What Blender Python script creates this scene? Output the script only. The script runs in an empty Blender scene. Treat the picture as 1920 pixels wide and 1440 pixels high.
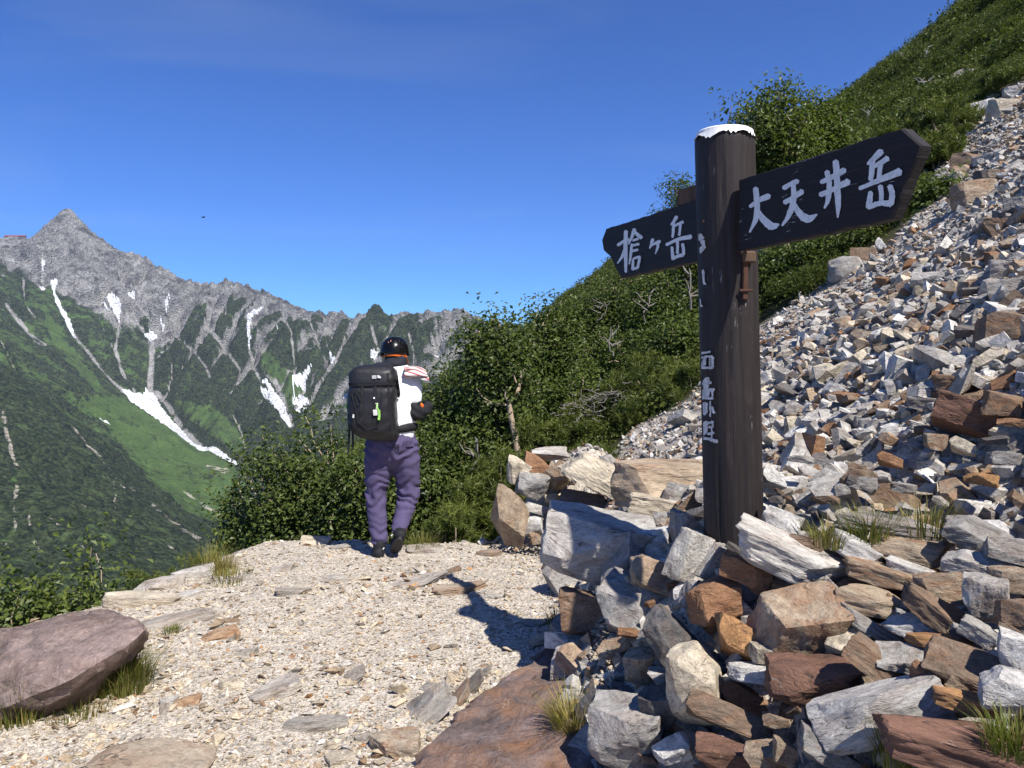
import bpy, bmesh, math, random
import numpy as np
from mathutils import Vector, Matrix, Euler, noise as mnoise

rng = np.random.default_rng(7)
random.seed(7)
scene = bpy.context.scene
col = scene.collection

# ------------------------------------------------------------------ camera
FPX, CXP, CYP = 1440.0, 960.0, 720.0            # focal length and centre in 1920x1440 pixels
PITCH = math.radians(3.18)
CAMZ = 1.65
cam_d = bpy.data.cameras.new('camera')
cam_d.sensor_width = 36.0
cam_d.lens = 36.0 * FPX / 1920.0
cam_d.clip_start = 0.05
cam_d.clip_end = 12000
cam = bpy.data.objects.new('camera', cam_d)
cam.location = (0, 0, CAMZ)
cam.rotation_euler = (math.radians(90) - PITCH, 0, 0)
col.objects.link(cam)
scene.camera = cam

# ------------------------------------------------------------------ sky, sun, exposure
SUN_EL = math.radians(54)
SUN_AZ = math.atan2(0.60, -0.80)                # azimuth from +Y towards +X
S = Vector((math.cos(SUN_EL) * math.sin(SUN_AZ), math.cos(SUN_EL) * math.cos(SUN_AZ), math.sin(SUN_EL)))
world = bpy.data.worlds.new('World')
scene.world = world
world.use_nodes = True
wn, wl = world.node_tree.nodes, world.node_tree.links
wn.clear()
sky = wn.new('ShaderNodeTexSky')
sky.sky_type = 'NISHITA'
sky.sun_disc = False
sky.sun_elevation = SUN_EL
sky.sun_rotation = SUN_AZ
sky.altitude = 2700
sky.air_density = 1.0
sky.dust_density = 0.25
sky.ozone_density = 3.0
bg = wn.new('ShaderNodeBackground')
bg.inputs['Strength'].default_value = 0.060
wo = wn.new('ShaderNodeOutputWorld')
# thin cirrus veils: faint white added in stretched wisps everywhere in the sky
tc = wn.new('ShaderNodeTexCoord')
mp = wn.new('ShaderNodeMapping')
mp.inputs['Rotation'].default_value = (0.25, 0.1, 0.5)
mp.inputs['Scale'].default_value = (1.2, 2.2, 7.5)
nz = wn.new('ShaderNodeTexNoise')
nz.inputs['Scale'].default_value = 1.6
nz.inputs['Detail'].default_value = 7
nz.inputs['Distortion'].default_value = 0.8
cr = wn.new('ShaderNodeValToRGB')
cr.color_ramp.elements[0].position = 0.50
cr.color_ramp.elements[0].color = (0, 0, 0, 1)
cr.color_ramp.elements[1].position = 0.86
cr.color_ramp.elements[1].color = (0.16, 0.16, 0.16, 1)
mx = wn.new('ShaderNodeMixRGB')
mx.blend_type = 'MIX'
mx.inputs[2].default_value = (5.2, 6.2, 7.4, 1)
gm = wn.new('ShaderNodeMixRGB')
gm.blend_type = 'MULTIPLY'
gm.inputs[0].default_value = 1.0
gm.inputs[2].default_value = (0.46, 0.95, 1.78, 1)
wl.new(tc.outputs['Generated'], mp.inputs['Vector'])
wl.new(mp.outputs[0], nz.inputs['Vector'])
wl.new(nz.outputs[0], cr.inputs[0])
wl.new(sky.outputs[0], gm.inputs[1])
wl.new(cr.outputs[0], mx.inputs[0])
wl.new(gm.outputs[0], mx.inputs[1])
wl.new(mx.outputs[0], bg.inputs['Color'])
wl.new(bg.outputs[0], wo.inputs['Surface'])

sun_d = bpy.data.lights.new('sun', 'SUN')
sun_d.energy = 5.0
sun_d.angle = math.radians(0.53)
sun_d.color = (1.0, 0.955, 0.89)
sun = bpy.data.objects.new('sun', sun_d)
sun.rotation_euler = S.to_track_quat('Z', 'Y').to_euler()
sun.location = S * 50
col.objects.link(sun)

scene.view_settings.view_transform = 'Standard'
scene.view_settings.look = 'None'
scene.view_settings.exposure = 0.58
scene.view_settings.gamma = 1.0
scene.view_settings.use_curve_mapping = False
scene.render.engine = 'CYCLES'
scene.cycles.max_bounces = 5
scene.cycles.diffuse_bounces = 2
scene.cycles.glossy_bounces = 2
scene.cycles.transmission_bounces = 2
scene.cycles.transparent_max_bounces = 4
scene.cycles.volume_bounces = 0
scene.cycles.use_denoising = True

# ------------------------------------------------------------------ helpers
_cp, _sp = math.cos(PITCH), math.sin(PITCH)
def ray(px, py):
    """direction of a picture point, scaled so that its forward (Y) part is 1"""
    dx = (np.asarray(px, float) - CXP) / FPX
    dy = (CYP - np.asarray(py, float)) / FPX
    X, Y, Z = dx, _cp + dy * _sp, -_sp + dy * _cp
    return np.stack([X / Y, np.ones_like(Y), Z / Y], -1)
def at(px, py, Y):
    d = ray(px, py)
    Y = np.asarray(Y, float)
    return d * Y[..., None] + np.array([0, 0, CAMZ])
def proj(P):
    P = np.asarray(P, float)
    x, y, z = P[..., 0], P[..., 1], P[..., 2] - CAMZ
    f = y * _cp - z * _sp
    u = y * _sp + z * _cp
    f = np.where(np.abs(f) < 1e-6, 1e-6, f)
    return CXP + FPX * x / f, CYP - FPX * u / f

def smooth(a, b, x):
    t = np.clip((x - a) / (b - a), 0, 1)
    return t * t * (3 - 2 * t)
def _hash(i, j, k, s):
    h = (i * 374761393 + j * 668265263 + k * 2147483647 * 3 + s * 974634777) & 0xFFFFFFFF
    h = ((h ^ (h >> 13)) * 1274126177) & 0xFFFFFFFF
    h = (h ^ (h >> 16)) & 0xFFFFFFFF
    return h / 4294967295.0
def vnoise(x, y, seed=0):
    """gradient-like smooth 2D value noise in -1..1"""
    x = np.asarray(x, float); y = np.asarray(y, float)
    xi = np.floor(x).astype(np.int64); yi = np.floor(y).astype(np.int64)
    fx = x - xi; fy = y - yi
    ux = fx * fx * fx * (fx * (fx * 6 - 15) + 10); uy = fy * fy * fy * (fy * (fy * 6 - 15) + 10)
    def g(i, j):
        a = _hash(i, j, 0, seed) * 6.2831853
        return np.cos(a), np.sin(a)
    a = g(xi, yi); b = g(xi + 1, yi); c = g(xi, yi + 1); d = g(xi + 1, yi + 1)
    n00 = a[0] * fx + a[1] * fy
    n10 = b[0] * (fx - 1) + b[1] * fy
    n01 = c[0] * fx + c[1] * (fy - 1)
    n11 = d[0] * (fx - 1) + d[1] * (fy - 1)
    return 1.45 * ((n00 * (1 - ux) + n10 * ux) * (1 - uy) + (n01 * (1 - ux) + n11 * ux) * uy)
def fbm(x, y, o=4, seed=0, lac=2.03, gain=0.5):
    s = 0; a = 1; t = 0
    for k in range(o):
        s = s + a * vnoise(x, y, seed + k * 17); t += a
        x = x * lac + 3.1; y = y * lac - 1.7; a *= gain
    return s / t

def raw_mesh(name, V, F, smooth_shade=False, colors=None, extra=None):
    """V (n,3) array, F (m,3|4) int array -> mesh; colors per vertex (n,4)"""
    me = bpy.data.meshes.new(name)
    V = np.ascontiguousarray(V, np.float32); F = np.ascontiguousarray(F, np.int32)
    n, m, k = len(V), len(F), F.shape[1]
    me.vertices.add(n); me.vertices.foreach_set('co', V.ravel())
    me.loops.add(m * k); me.loops.foreach_set('vertex_index', F.ravel())
    me.polygons.add(m)
    me.polygons.foreach_set('loop_start', np.arange(0, m * k, k, dtype=np.int32))
    me.polygons.foreach_set('use_smooth', np.full(m, smooth_shade, dtype=bool))
    me.update(calc_edges=True)
    if colors is not None:
        a = me.color_attributes.new('tone', 'FLOAT_COLOR', 'POINT')
        a.data.foreach_set('color', np.ascontiguousarray(colors, np.float32).ravel())
    for nm, vals in (extra or {}).items():
        a = me.attributes.new(nm, 'FLOAT', 'POINT')
        a.data.foreach_set('value', np.ascontiguousarray(vals, np.float32))
    return me
def link(name, me, mat=None, parent=None, loc=None):
    o = bpy.data.objects.new(name, me)
    col.objects.link(o)
    if mat is not None and me is not None and len(me.materials) == 0:
        me.materials.append(mat)
    if parent is not None:
        o.parent = parent
    if loc is not None:
        o.location = loc
    return o
def tag(o, label=None, cat=None, group=None, kind=None):
    if label: o['label'] = label
    if cat: o['category'] = cat
    if group: o['group'] = group
    if kind: o['kind'] = kind
    return o
def empty(name, loc=(0, 0, 0)):
    o = bpy.data.objects.new(name, None)
    o.location = loc
    o.empty_display_size = 0.1
    col.objects.link(o)
    return o
def bm_obj(name, bm, mat, parent=None, smooth_shade=True, sharp=None):
    me = bpy.data.meshes.new(name)
    bm.normal_update()
    bm.to_mesh(me); bm.free()
    if smooth_shade:
        for p in me.polygons: p.use_smooth = True
        if sharp: me.set_sharp_from_angle(angle=math.radians(sharp))
    return link(name, me, mat, parent)
def grid_faces(nr, nc):
    i = np.arange(nr - 1)[:, None] * nc + np.arange(nc - 1)[None, :]
    return np.stack([i, i + 1, i + nc + 1, i + nc], -1).reshape(-1, 4)

# ------------------------------------------------------------------ materials
def new_mat(name):
    m = bpy.data.materials.new(name); m.use_nodes = True
    nt = m.node_tree; nt.nodes.clear()
    out = nt.nodes.new('ShaderNodeOutputMaterial')
    b = nt.nodes.new('ShaderNodeBsdfPrincipled')
    nt.links.new(b.outputs[0], out.inputs['Surface'])
    return m, nt, b, out
class N:
    """small node helper"""
    def __init__(s, nt): s.nt = nt
    def n(s, t, **kw):
        x = s.nt.nodes.new(t)
        for k, v in kw.items():
            if k in x.inputs: x.inputs[k].default_value = v
            else: setattr(x, k, v)
        return x
    def l(s, a, b): s.nt.links.new(a, b)
    def noise(s, vec, scale, detail=4, rough=0.55, dist=0.0):
        x = s.n('ShaderNodeTexNoise', Scale=scale, Detail=detail, Roughness=rough, Distortion=dist)
        if vec is not None: s.l(vec, x.inputs['Vector'])
        return x.outputs[0]
    def ramp(s, fac, stops):
        x = s.n('ShaderNodeValToRGB')
        e = x.color_ramp.elements
        while len(e) < len(stops): e.new(0.5)
        for el, (p, c) in zip(e, stops):
            el.position = p
            el.color = (c, c, c, 1) if not hasattr(c, '__len__') else (*c, 1)[:4]
        s.l(fac, x.inputs[0])
        return x.outputs[0]
    def mix(s, fac, a, b, mode='MIX'):
        x = s.n('ShaderNodeMixRGB', blend_type=mode)
        for k, v in ((0, fac), (1, a), (2, b)):
            if hasattr(v, 'links'): s.l(v, x.inputs[k])
            elif k == 0: x.inputs[0].default_value = v
            else: x.inputs[k].default_value = (*v, 1)[:4]
        return x.outputs[0]
    def math(s, op, a, b=None, clamp=False):
        x = s.n('ShaderNodeMath', operation=op, use_clamp=clamp)
        for k, v in ((0, a), (1, b)):
            if v is None: continue
            if hasattr(v, 'links'): s.l(v, x.inputs[k])
            else: x.inputs[k].default_value = v
        return x.outputs[0]
    def mapping(s, vec, scale=(1, 1, 1), rot=(0, 0, 0)):
        x = s.n('ShaderNodeMapping')
        x.inputs['Scale'].default_value = scale
        x.inputs['Rotation'].default_value = rot
        s.l(vec, x.inputs['Vector'])
        return x.outputs[0]
    def bump(s, h, strength=0.5, dist=0.02, prev=None):
        x = s.n('ShaderNodeBump', Strength=strength, Distance=dist)
        s.l(h, x.inputs['Height'])
        if prev is not None: s.l(prev, x.inputs['Normal'])
        return x.outputs[0]

def rock_material(name, per_vertex, sc=1.0):
    m, nt, b, out = new_mat(name)
    q = N(nt)
    tcn = q.n('ShaderNodeTexCoord')
    if per_vertex:
        geo = q.n('ShaderNodeNewGeometry')
        base_vec = geo.outputs['Position']
        att = q.n('ShaderNodeAttribute', attribute_name='tone')
        tone, rustamt = att.outputs['Color'], att.outputs['Alpha']
        vec = q.mapping(base_vec, (1, 1, 1))
        s1, s2, s3 = 9, 60, 26
    else:
        oi = q.n('ShaderNodeObjectInfo')
        tone, rustamt = oi.outputs['Color'], oi.outputs['Alpha']
        add = q.n('ShaderNodeVectorMath', operation='MULTIPLY_ADD')
        q.l(oi.outputs['Random'], add.inputs[0]); add.inputs[1].default_value = (17, 31, 23)
        q.l(tcn.outputs['Object'], add.inputs[2])
        vec = add.outputs[0]
        s1, s2, s3 = 2.2 * sc, 22 * sc, 7 * sc
    warp = q.n('ShaderNodeVectorMath', operation='MULTIPLY_ADD')
    wnz = q.n('ShaderNodeTexNoise', Scale=s1 * 0.8, Detail=3)
    q.l(vec, wnz.inputs['Vector'])
    q.l(wnz.outputs['Color'], warp.inputs[0]); warp.inputs[1].default_value = (1.5 / s1,) * 3
    q.l(vec, warp.inputs[2])
    strata_v = q.mapping(warp.outputs[0], (0.9, 0.9, 3.0), (0.3, 0.2, 0.0))
    strata = q.noise(strata_v, s1 * 1.6, 7, 0.66)
    blotch = q.noise(vec, s1, 6, 0.62, 0.5)
    fine = q.noise(vec, s2, 5, 0.7)
    rustn = q.noise(vec, s1 * 0.75, 6, 0.65, 1.0)
    mul = q.mix(1.0, tone, q.ramp(strata, [(0.28, 0.55), (0.42, 0.90), (0.56, 1.0), (0.74, 1.28)]), 'MULTIPLY')
    mul = q.mix(1.0, mul, q.ramp(blotch, [(0.30, 0.45), (0.46, 0.92), (0.56, 1.05), (0.70, 1.42)]), 'MULTIPLY')
    if sc > 1.5: mul = q.mix(1.0, mul, q.ramp(q.noise(vec, 1.7, 6, 0.7, 0.6), [(0.34, 0.55), (0.5, 1.0), (0.64, 1.55)]), 'MULTIPLY')
    mul = q.mix(1.0, mul, q.ramp(fine, [(0.25, 0.62), (0.5, 1.0), (0.75, 1.32)]), 'MULTIPLY')
    rmask = q.ramp(rustn, [(0.42, 0.0), (0.62, 1.0)])
    rfac = q.math('MULTIPLY', rmask, rustamt, True)
    rust = q.mix(blotch, (0.34, 0.15, 0.055), (0.22, 0.13, 0.08))
    cc = q.mix(rfac, mul, rust)
    # dark lichen specks and pale quartz veins
    lich = q.ramp(q.noise(vec, s3 * 2.2, 4, 0.8), [(0.62, 0.0), (0.70, 0.65)])
    cc = q.mix(lich, cc, (0.045, 0.042, 0.038))
    # broken dark seams that follow the layering
    seam = q.noise(q.mapping(warp.outputs[0], (0.8, 0.8, 6.5), (0.3, 0.2, 0.0)), s1 * 1.1, 3, 0.5)
    smk = q.math('MULTIPLY', q.ramp(seam, [(0.475, 0.0), (0.497, 0.8), (0.503, 0.8), (0.525, 0.0)]), q.ramp(rustn, [(0.46, 0.0), (0.58, 1.0)]))
    cc = q.mix(smk if sc < 1.5 else q.math('MULTIPLY', smk, 0.3), cc, (0.03, 0.027, 0.024))
    vein_v = q.mapping(warp.outputs[0], (1, 1, 1), (0.9, 0.4, 0.7))
    vein = q.n('ShaderNodeTexWave', Scale=s1 * 0.55, Distortion=9.0, Detail=4)
    q.l(vein_v, vein.inputs['Vector'])
    vm = q.math('MULTIPLY', q.ramp(vein.outputs['Fac'], [(0.992, 0.0), (1.0, 0.22)]), q.ramp(rustn, [(0.50, 0.0), (0.56, 1.0)]))
    cc = q.mix(vm, cc, (0.58, 0.56, 0.52))
    q.l(cc, b.inputs['Base Color'])
    b.inputs['Roughness'].default_value = 0.82
    b.inputs['Specular IOR Level'].default_value = 0.35
    if sc > 1.5: b.inputs['Specular IOR Level'].default_value = 0.25
    bp = q.bump(strata, 0.6 if sc < 1.5 else 1.0, 0.30 / s1 if per_vertex else 0.022)
    bp = q.bump(blotch, 0.7, 0.02 if not per_vertex else 0.01, bp)
    bp = q.bump(fine, 0.55, 0.008 if not per_vertex else 0.004, bp)
    q.l(bp, b.inputs['Normal'])
    return m
M_ROCK = rock_material('rock', False)
M_SCREE = rock_material('scree_rock', True)
M_BED = rock_material('bedrock', False, 2.6)

def plain(name, color, rough=0.7, spec=0.4, nscale=None, namp=0.25, bump=0.0, stretch=(1, 1, 1), metallic=0.0, bdist=0.003):
    m, nt, b, out = new_mat(name); q = N(nt)
    b.inputs['Roughness'].default_value = rough
    b.inputs['Specular IOR Level'].default_value = spec
    b.inputs['Metallic'].default_value = metallic
    if nscale:
        t = q.n('ShaderNodeTexCoord')
        v = q.mapping(t.outputs['Object'], stretch)
        nn = q.noise(v, nscale, 5, 0.65)
        c = q.mix(1.0, color, q.ramp(nn, [(0.25, 1 - namp), (0.75, 1 + namp)]), 'MULTIPLY')
        q.l(c, b.inputs['Base Color'])
        if bump: q.l(q.bump(nn, bump, bdist), b.inputs['Normal'])
    else:
        b.inputs['Base Color'].default_value = (*color, 1)
    return m

def leaf_material(name, c_dark, c_light, transl=0.35, gloss=0.3):
    m, nt, b, out = new_mat(name); q = N(nt)
    att = q.n('ShaderNodeAttribute', attribute_name='tone')
    c = q.mix(att.outputs['Fac'], c_dark, c_light)
    q.l(c, b.inputs['Base Color'])
    b.inputs['Roughness'].default_value = 0.45
    b.inputs['Specular IOR Level'].default_value = gloss
    tr = q.n('ShaderNodeBsdfTranslucent')
    ct = q.mix(1.0, c, (1.25, 1.35, 0.55), 'MULTIPLY')
    q.l(ct, tr.inputs['Color'])
    ms = q.n('ShaderNodeMixShader'); ms.inputs[0].default_value = transl
    q.l(b.outputs[0], ms.inputs[1]); q.l(tr.outputs[0], ms.inputs[2])
    q.l(ms.outputs[0], out.inputs['Surface'])
    return m
M_LEAF = leaf_material('birch_leaf', (0.026, 0.050, 0.012), (0.145, 0.180, 0.042))
M_NEEDLE = leaf_material('pine_needle', (0.035, 0.058, 0.014), (0.16, 0.185, 0.040), 0.25, 0.25)
M_BRUSH = leaf_material('hillside_leaf', (0.045, 0.066, 0.016), (0.135, 0.155, 0.036), 0.25, 0.15)
M_GRASS = leaf_material('grass_blade', (0.080, 0.110, 0.018), (0.36, 0.28, 0.10), 0.3, 0.2)
M_BARK = plain('pale_bark', (0.36, 0.28, 0.20), 0.8, 0.2, 9, 0.45, 0.5, (1, 1, 0.35), bdist=0.01)
M_TWIG = plain('grey_twig', (0.20, 0.18, 0.16), 0.85, 0.2, 12, 0.3)
M_DEAD = plain('bleached_wood', (0.36, 0.335, 0.30), 0.8, 0.2, 12, 0.3, 0.3, (1, 1, 0.3), bdist=0.01)
# ------------------------------------------------------------------ the ground: a bench of path cut into a 36 degree hillside
SL = 0.74
BENCH = [(-30, -14), (-9, -1), (-4.6, 2.0), (-3.35, 3.6), (-3.05, 4.3), (-2.62, 5.0), (-2.45, 5.7), (-2.15, 6.45), (-1.55, 6.55), (-0.9, 6.42), (-0.3, 6.5),
         (0.15, 6.75), (0.9, 7.6), (1.6, 9)]
_bx = np.array([p[0] for p in BENCH]); _by = np.array([p[1] for p in BENCH])
def seg_dist(px, py, pts):
    """distance to a polyline and the parameter of the nearest point"""
    best = np.full(np.shape(px), 1e9); par = np.zeros(np.shape(px)); acc = 0.0
    for (x0, y0), (x1, y1) in zip(pts[:-1], pts[1:]):
        dx, dy = x1 - x0, y1 - y0; L2 = dx * dx + dy * dy; L = math.sqrt(L2)
        t = np.clip(((px - x0) * dx + (py - y0) * dy) / L2, 0, 1)
        d = np.hypot(px - x0 - t * dx, py - y0 - t * dy)
        k = d < best
        best = np.where(k, d, best); par = np.where(k, acc + t * L, par)
        acc += L
    return best, par
def in_poly(px, py, poly):
    c = np.zeros(np.shape(px), bool); n = len(poly)
    for i in range(n):
        x0, y0 = poly[i]; x1, y1 = poly[(i + 1) % n]
        k = ((y0 > py) != (y1 > py)) & (px < (x1 - x0) * (py - y0) / (y1 - y0 + 1e-12) + x0)
        c ^= k
    return c
_benchpoly = BENCH + [(60, 9), (60, -14)]
def bench_sd(x, y):
    d, _ = seg_dist(x, y, BENCH)
    return np.where(in_poly(x, y, _benchpoly), d, -d)
_ty = [-14, 1.5, 2.6, 3.9, 5.2, 6.5, 8.0, 12]
_tx = [-0.2, 0.05, 0.12, 0.22, 0.36, 0.30, 0.30, 0.30]
def G(x, y):
    x = np.asarray(x, float); y = np.asarray(y, float)
    near = smooth(60, 9, y)
    toe = np.interp(y, _ty, _tx)
    nat = SL * (x - toe)
    far = np.hypot(x, y)
    nat = nat + smooth(7, 30, far) * (1.1 * fbm(x / 9, y / 9, 3, 5)) + smooth(30, 120, far) * 5.0 * fbm(x / 45, y / 45, 3, 9)
    nat = nat - np.maximum(0, y - 150) ** 2 * 0.0035 - np.maximum(0, x - 190) ** 2 * 0.002
    nat = nat + near * (0.06 * fbm(x / 1.3, y / 1.3, 3, 11) + 0.03 * fbm(x / 0.35, y / 0.35, 2, 12)) * smooth(0, 0.6, nat)
    flat = 0.035 * fbm(x / 1.1, y / 1.1, 3, 3) + 0.010 * fbm(x / 0.22, y / 0.22, 3, 4) - 0.03 * smooth(4.5, 6.4, y)
    k = 0.10
    up = np.where(nat - flat > k, nat, np.where(flat - nat > k, flat, 0.5 * (nat + flat) + (nat - flat) ** 2 / (4 * k) + k / 4))
    sd = bench_sd(x, y)
    w = smooth(-0.55, 0.15, sd + 0.14 * fbm(x / 0.5, y / 0.5, 3, 21))
    low = np.minimum(nat, up) - 0.12
    z = low * (1 - w) + up * w
    z = np.where(nat > flat + k, nat, z)
    z = z + 0.36 * smooth(1.0, 0.40, np.hypot((x - 0.92) / 0.78, (y - 3.25) / 0.95)) + 0.46 * smooth(1.0, 0.25, np.hypot((x - 0.45) / 0.62, (y - 6.85) / 0.55))
    return z
def axis(segs):
    out = []
    for a, b_, s in segs:
        out.append(np.arange(a, b_, s))
    return np.concatenate(out + [[segs[-1][1]]])
gx = axis([(-160, -40, 8), (-40, -10, 2), (-10, -4, 0.4), (-4, 5, 0.045), (5, 12, 0.2), (12, 40, 1.2), (40, 330, 8)])
gy = axis([(-40, -5, 3), (-5, 1.4, 0.3), (1.4, 8.6, 0.045), (8.6, 16, 0.25), (16, 50, 1.4), (50, 330, 8)])
GX, GY = np.meshgrid(gx, gy)
GZ = G(GX, GY)
def Gf(x, y):
    """ground height by interpolation in the ground sheet"""
    x = np.asarray(x, float); y = np.asarray(y, float)
    i = np.clip(np.searchsorted(gx, x) - 1, 0, len(gx) - 2); j = np.clip(np.searchsorted(gy, y) - 1, 0, len(gy) - 2)
    u = np.clip((x - gx[i]) / (gx[i + 1] - gx[i]), 0, 1); v = np.clip((y - gy[j]) / (gy[j + 1] - gy[j]), 0, 1)
    return (GZ[j, i] * (1 - u) + GZ[j, i + 1] * u) * (1 - v) + (GZ[j + 1, i] * (1 - u) + GZ[j + 1, i + 1] * u) * v
def hit(px, py, y0=1.3, y1=140.0):
    """where the line of sight through a picture point meets the ground"""
    px = np.atleast_1d(np.asarray(px, float)); py = np.atleast_1d(np.asarray(py, float))
    d = ray(px, py)
    def scan(ts):                                   # ts (n,m) -> first crossing interval
        gz = Gf(d[:, :1] * ts, ts)
        below = CAMZ + d[:, 2:3] * ts < gz
        i = np.argmax(below, 1); ok = below.any(1); i = np.maximum(i, 1); k = np.arange(len(px))
        return ts[k, i - 1], ts[k, i], ok
    a, b_, ok = scan(np.repeat(np.geomspace(y0, y1, 500)[None], len(px), 0))
    for _ in range(2):
        a, b_, _o = scan(a[:, None] + (b_ - a)[:, None] * np.linspace(0, 1, 14)[None])
    t = np.where(ok, b_, np.nan)
    return d * t[:, None] + np.array([0, 0, CAMZ])
# line between bare stones and shrubs, read off the hillside
_vb = hit([925, 1000, 1100, 1200, 1300, 1420, 1450, 1550, 1700, 1760, 1800, 1850, 1900, 1990], [1012, 905, 865, 800, 752, 630, 602, 540, 440, 340, 262, 222, 165, 95])
_vb = _vb[np.argsort(_vb[:, 0])]
def veg_edge(x):
    return np.interp(x, np.concatenate([[-30, -0.6], _vb[:, 0]]), np.concatenate([[6.4, 6.4], _vb[:, 1]]))
def veg_mask(x, y):
    sd = bench_sd(x, y)
    e = y - veg_edge(x) + 0.35 * fbm(x / 0.8, y / 0.8, 3, 31)
    v = smooth(-0.1, 0.25, e) * smooth(-3, -2, x + 3 * (y > 0))
    off = smooth(0.05, -0.35, sd) * (x < 0.6)
    v = np.where(x < 0.2, np.maximum(off, 0), np.maximum(v, off))
    return v

def dip(x, y):
    # hollows under the heaped blocks: the blocks bridge them, so dark gaps stay open between
    return 0.17 * smooth(0.28, 0.50, x) * smooth(2.3, 1.9, x) * smooth(1.5, 1.7, y) * smooth(4.1, 3.6, y + 0.25 * x) + 0.10 * smooth(1.0, 0.6, np.hypot((x - 0.3) / 0.6, (y - 6.4) / 0.5))
me = raw_mesh('ground', np.stack([GX, GY, GZ - dip(GX, GY)], -1).reshape(-1, 3), grid_faces(len(gy), len(gx)), True,
              extra={'veg': veg_mask(GX, GY).ravel()})
m, nt, b, out = new_mat('gravel_ground'); q = N(nt)
geo = q.n('ShaderNodeNewGeometry'); P = geo.outputs['Position']
att = q.n('ShaderNodeAttribute', attribute_name='veg')
big = q.noise(P, 1.6, 5, 0.6); mid = q.noise(P, 11, 5, 0.65)
vor = q.n('ShaderNodeTexVoronoi', Scale=75.0); q.l(P, vor.inputs['Vector'])
vor2 = q.n('ShaderNodeTexVoronoi', Scale=190.0); q.l(P, vor2.inputs['Vector'])
grain = q.noise(P, 330, 3, 0.7)
c = q.mix(q.ramp(big, [(0.3, 0.0), (0.7, 1.0)]), (0.45, 0.395, 0.32), (0.50, 0.445, 0.37))
c = q.mix(1.0, c, q.ramp(mid, [(0.25, 0.72), (0.75, 1.22)]), 'MULTIPLY')
sep = q.n('ShaderNodeSeparateColor'); q.l(vor.outputs['Color'], sep.inputs[0])
c = q.mix(1.0, c, q.ramp(sep.outputs[0], [(0.0, 0.66), (0.5, 1.0), (1.0, 1.25)]), 'MULTIPLY')
sep2 = q.n('ShaderNodeSeparateColor'); q.l(vor2.outputs['Color'], sep2.inputs[0])
c = q.mix(1.0, c, q.ramp(sep2.outputs[1], [(0.0, 0.72), (1.0, 1.25)]), 'MULTIPLY')
soil = q.mix(q.noise(P, 3, 5, 0.7), (0.025, 0.032, 0.012), (0.085, 0.075, 0.035))
c = q.mix(att.outputs['Fac'], c, soil)
q.l(c, b.inputs['Base Color']); b.inputs['Roughness'].default_value = 0.95; b.inputs['Specular IOR Level'].default_value = 0.15
bp = q.bump(vor.outputs['Distance'], 0.7, 0.008); bp = q.bump(vor2.outputs['Distance'], 0.6, 0.004, bp); bp = q.bump(mid, 0.6, 0.02, bp)
q.l(bp, b.inputs['Normal'])
M_GROUND = m
tag(link('ground', me, m), kind='structure')

# ------------------------------------------------------------------ far mountains: control points (picture column, row, depth in metres) -> a height field
SKYL = [(62, 452, 3720), (80, 448, 3640), (100, 415, 3610), (113, 397, 3600), (122, 391, 3600), (133, 391, 3600), (140, 400, 3600), (155, 420, 3590), (170, 437, 3580), (185, 450, 3570),
        (215, 468, 3550), (240, 472, 3530), (270, 485, 3510), (310, 510, 3480), (330, 518, 3465), (350, 530, 3450), (385, 531, 3380), (425, 530, 3310), (435, 527, 3300), (455, 534, 3270),
        (470, 545, 3250), (485, 549, 3230), (505, 552, 3200), (525, 562, 3170), (545, 570, 3140), (560, 580, 3120), (580, 588, 3090), (600, 590, 3060), (620, 588, 3040), (640, 592, 3020),
        (655, 598, 3010), (670, 592, 3000), (685, 588, 2990), (700, 595, 2980), (715, 600, 2970), (730, 598, 2960), (745, 590, 2950), (760, 585, 2940), (770, 591, 2930), (785, 597, 2920),
        (800, 582, 2910), (810, 579, 2905), (820, 586, 2900), (835, 588, 2890), (850, 583, 2880), (865, 580, 2870), (875, 585, 2860), (890, 590, 2850), (905, 600, 2840), (1000, 620, 2750), (1150, 640, 2650), (1300, 660, 2600)]
BACK = [(-260, 470, 4050), (-120, 452, 4000), (0, 447, 3950), (30, 444, 3950), (52, 446, 3920), (62, 452, 3800)]
RB = [(62, 452, 3720), (20, 476, 3500), (-40, 490, 3300), (-150, 480, 3000), (-300, 505, 2450), (-520, 560, 1900), (-900, 600, 1350)]
TAL = [(283, 640, 3130), (284, 700, 3030), (285, 740, 2950), (340, 800, 2650), (400, 848, 2400), (445, 873, 2250), (520, 905, 2000), (650, 950, 1800), (850, 980, 1650), (1100, 1000, 1500)]
RC = [(-60, 640, 1800), (0, 690, 1700), (63, 740, 1600), (133, 800, 1500), (200, 865, 1420), (260, 920, 1340), (320, 970, 1240), (378, 1018, 1120), (420, 1070, 1000)]
EXTRA = [(267, 840, 2080), (200, 760, 2380), (120, 680, 2640), (60, 600, 2920), (350, 900, 1880), (400, 960, 1680), (430, 1010, 1520), (0, 520, 3050), (0, 600, 2560), (-100, 640, 2250), (0, 640, 2300), (60, 700, 2150), (140, 790, 1950), (260, 900, 1720),
         (0, 780, 1430), (0, 880, 1160), (0, 1000, 880), (0, 1150, 640), (120, 1060, 800), (200, 1090, 760), (350, 1120, 720), (150, 930, 1060), (300, 1040, 900), (-200, 760, 1400), (-200, 950, 950), (-300, 1150, 600), (500, 1150, 700), (700, 1150, 700)]
def dens(L, step=45):
    W = at([p[0] for p in L], [p[1] for p in L], [p[2] for p in L])
    o = []
    for a, b_ in zip(W[:-1], W[1:]):
        k = max(1, int(np.linalg.norm(b_ - a) / step))
        for i in range(k): o.append(a + (b_ - a) * i / k)
    o.append(W[-1])
    return np.array(o)
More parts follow.
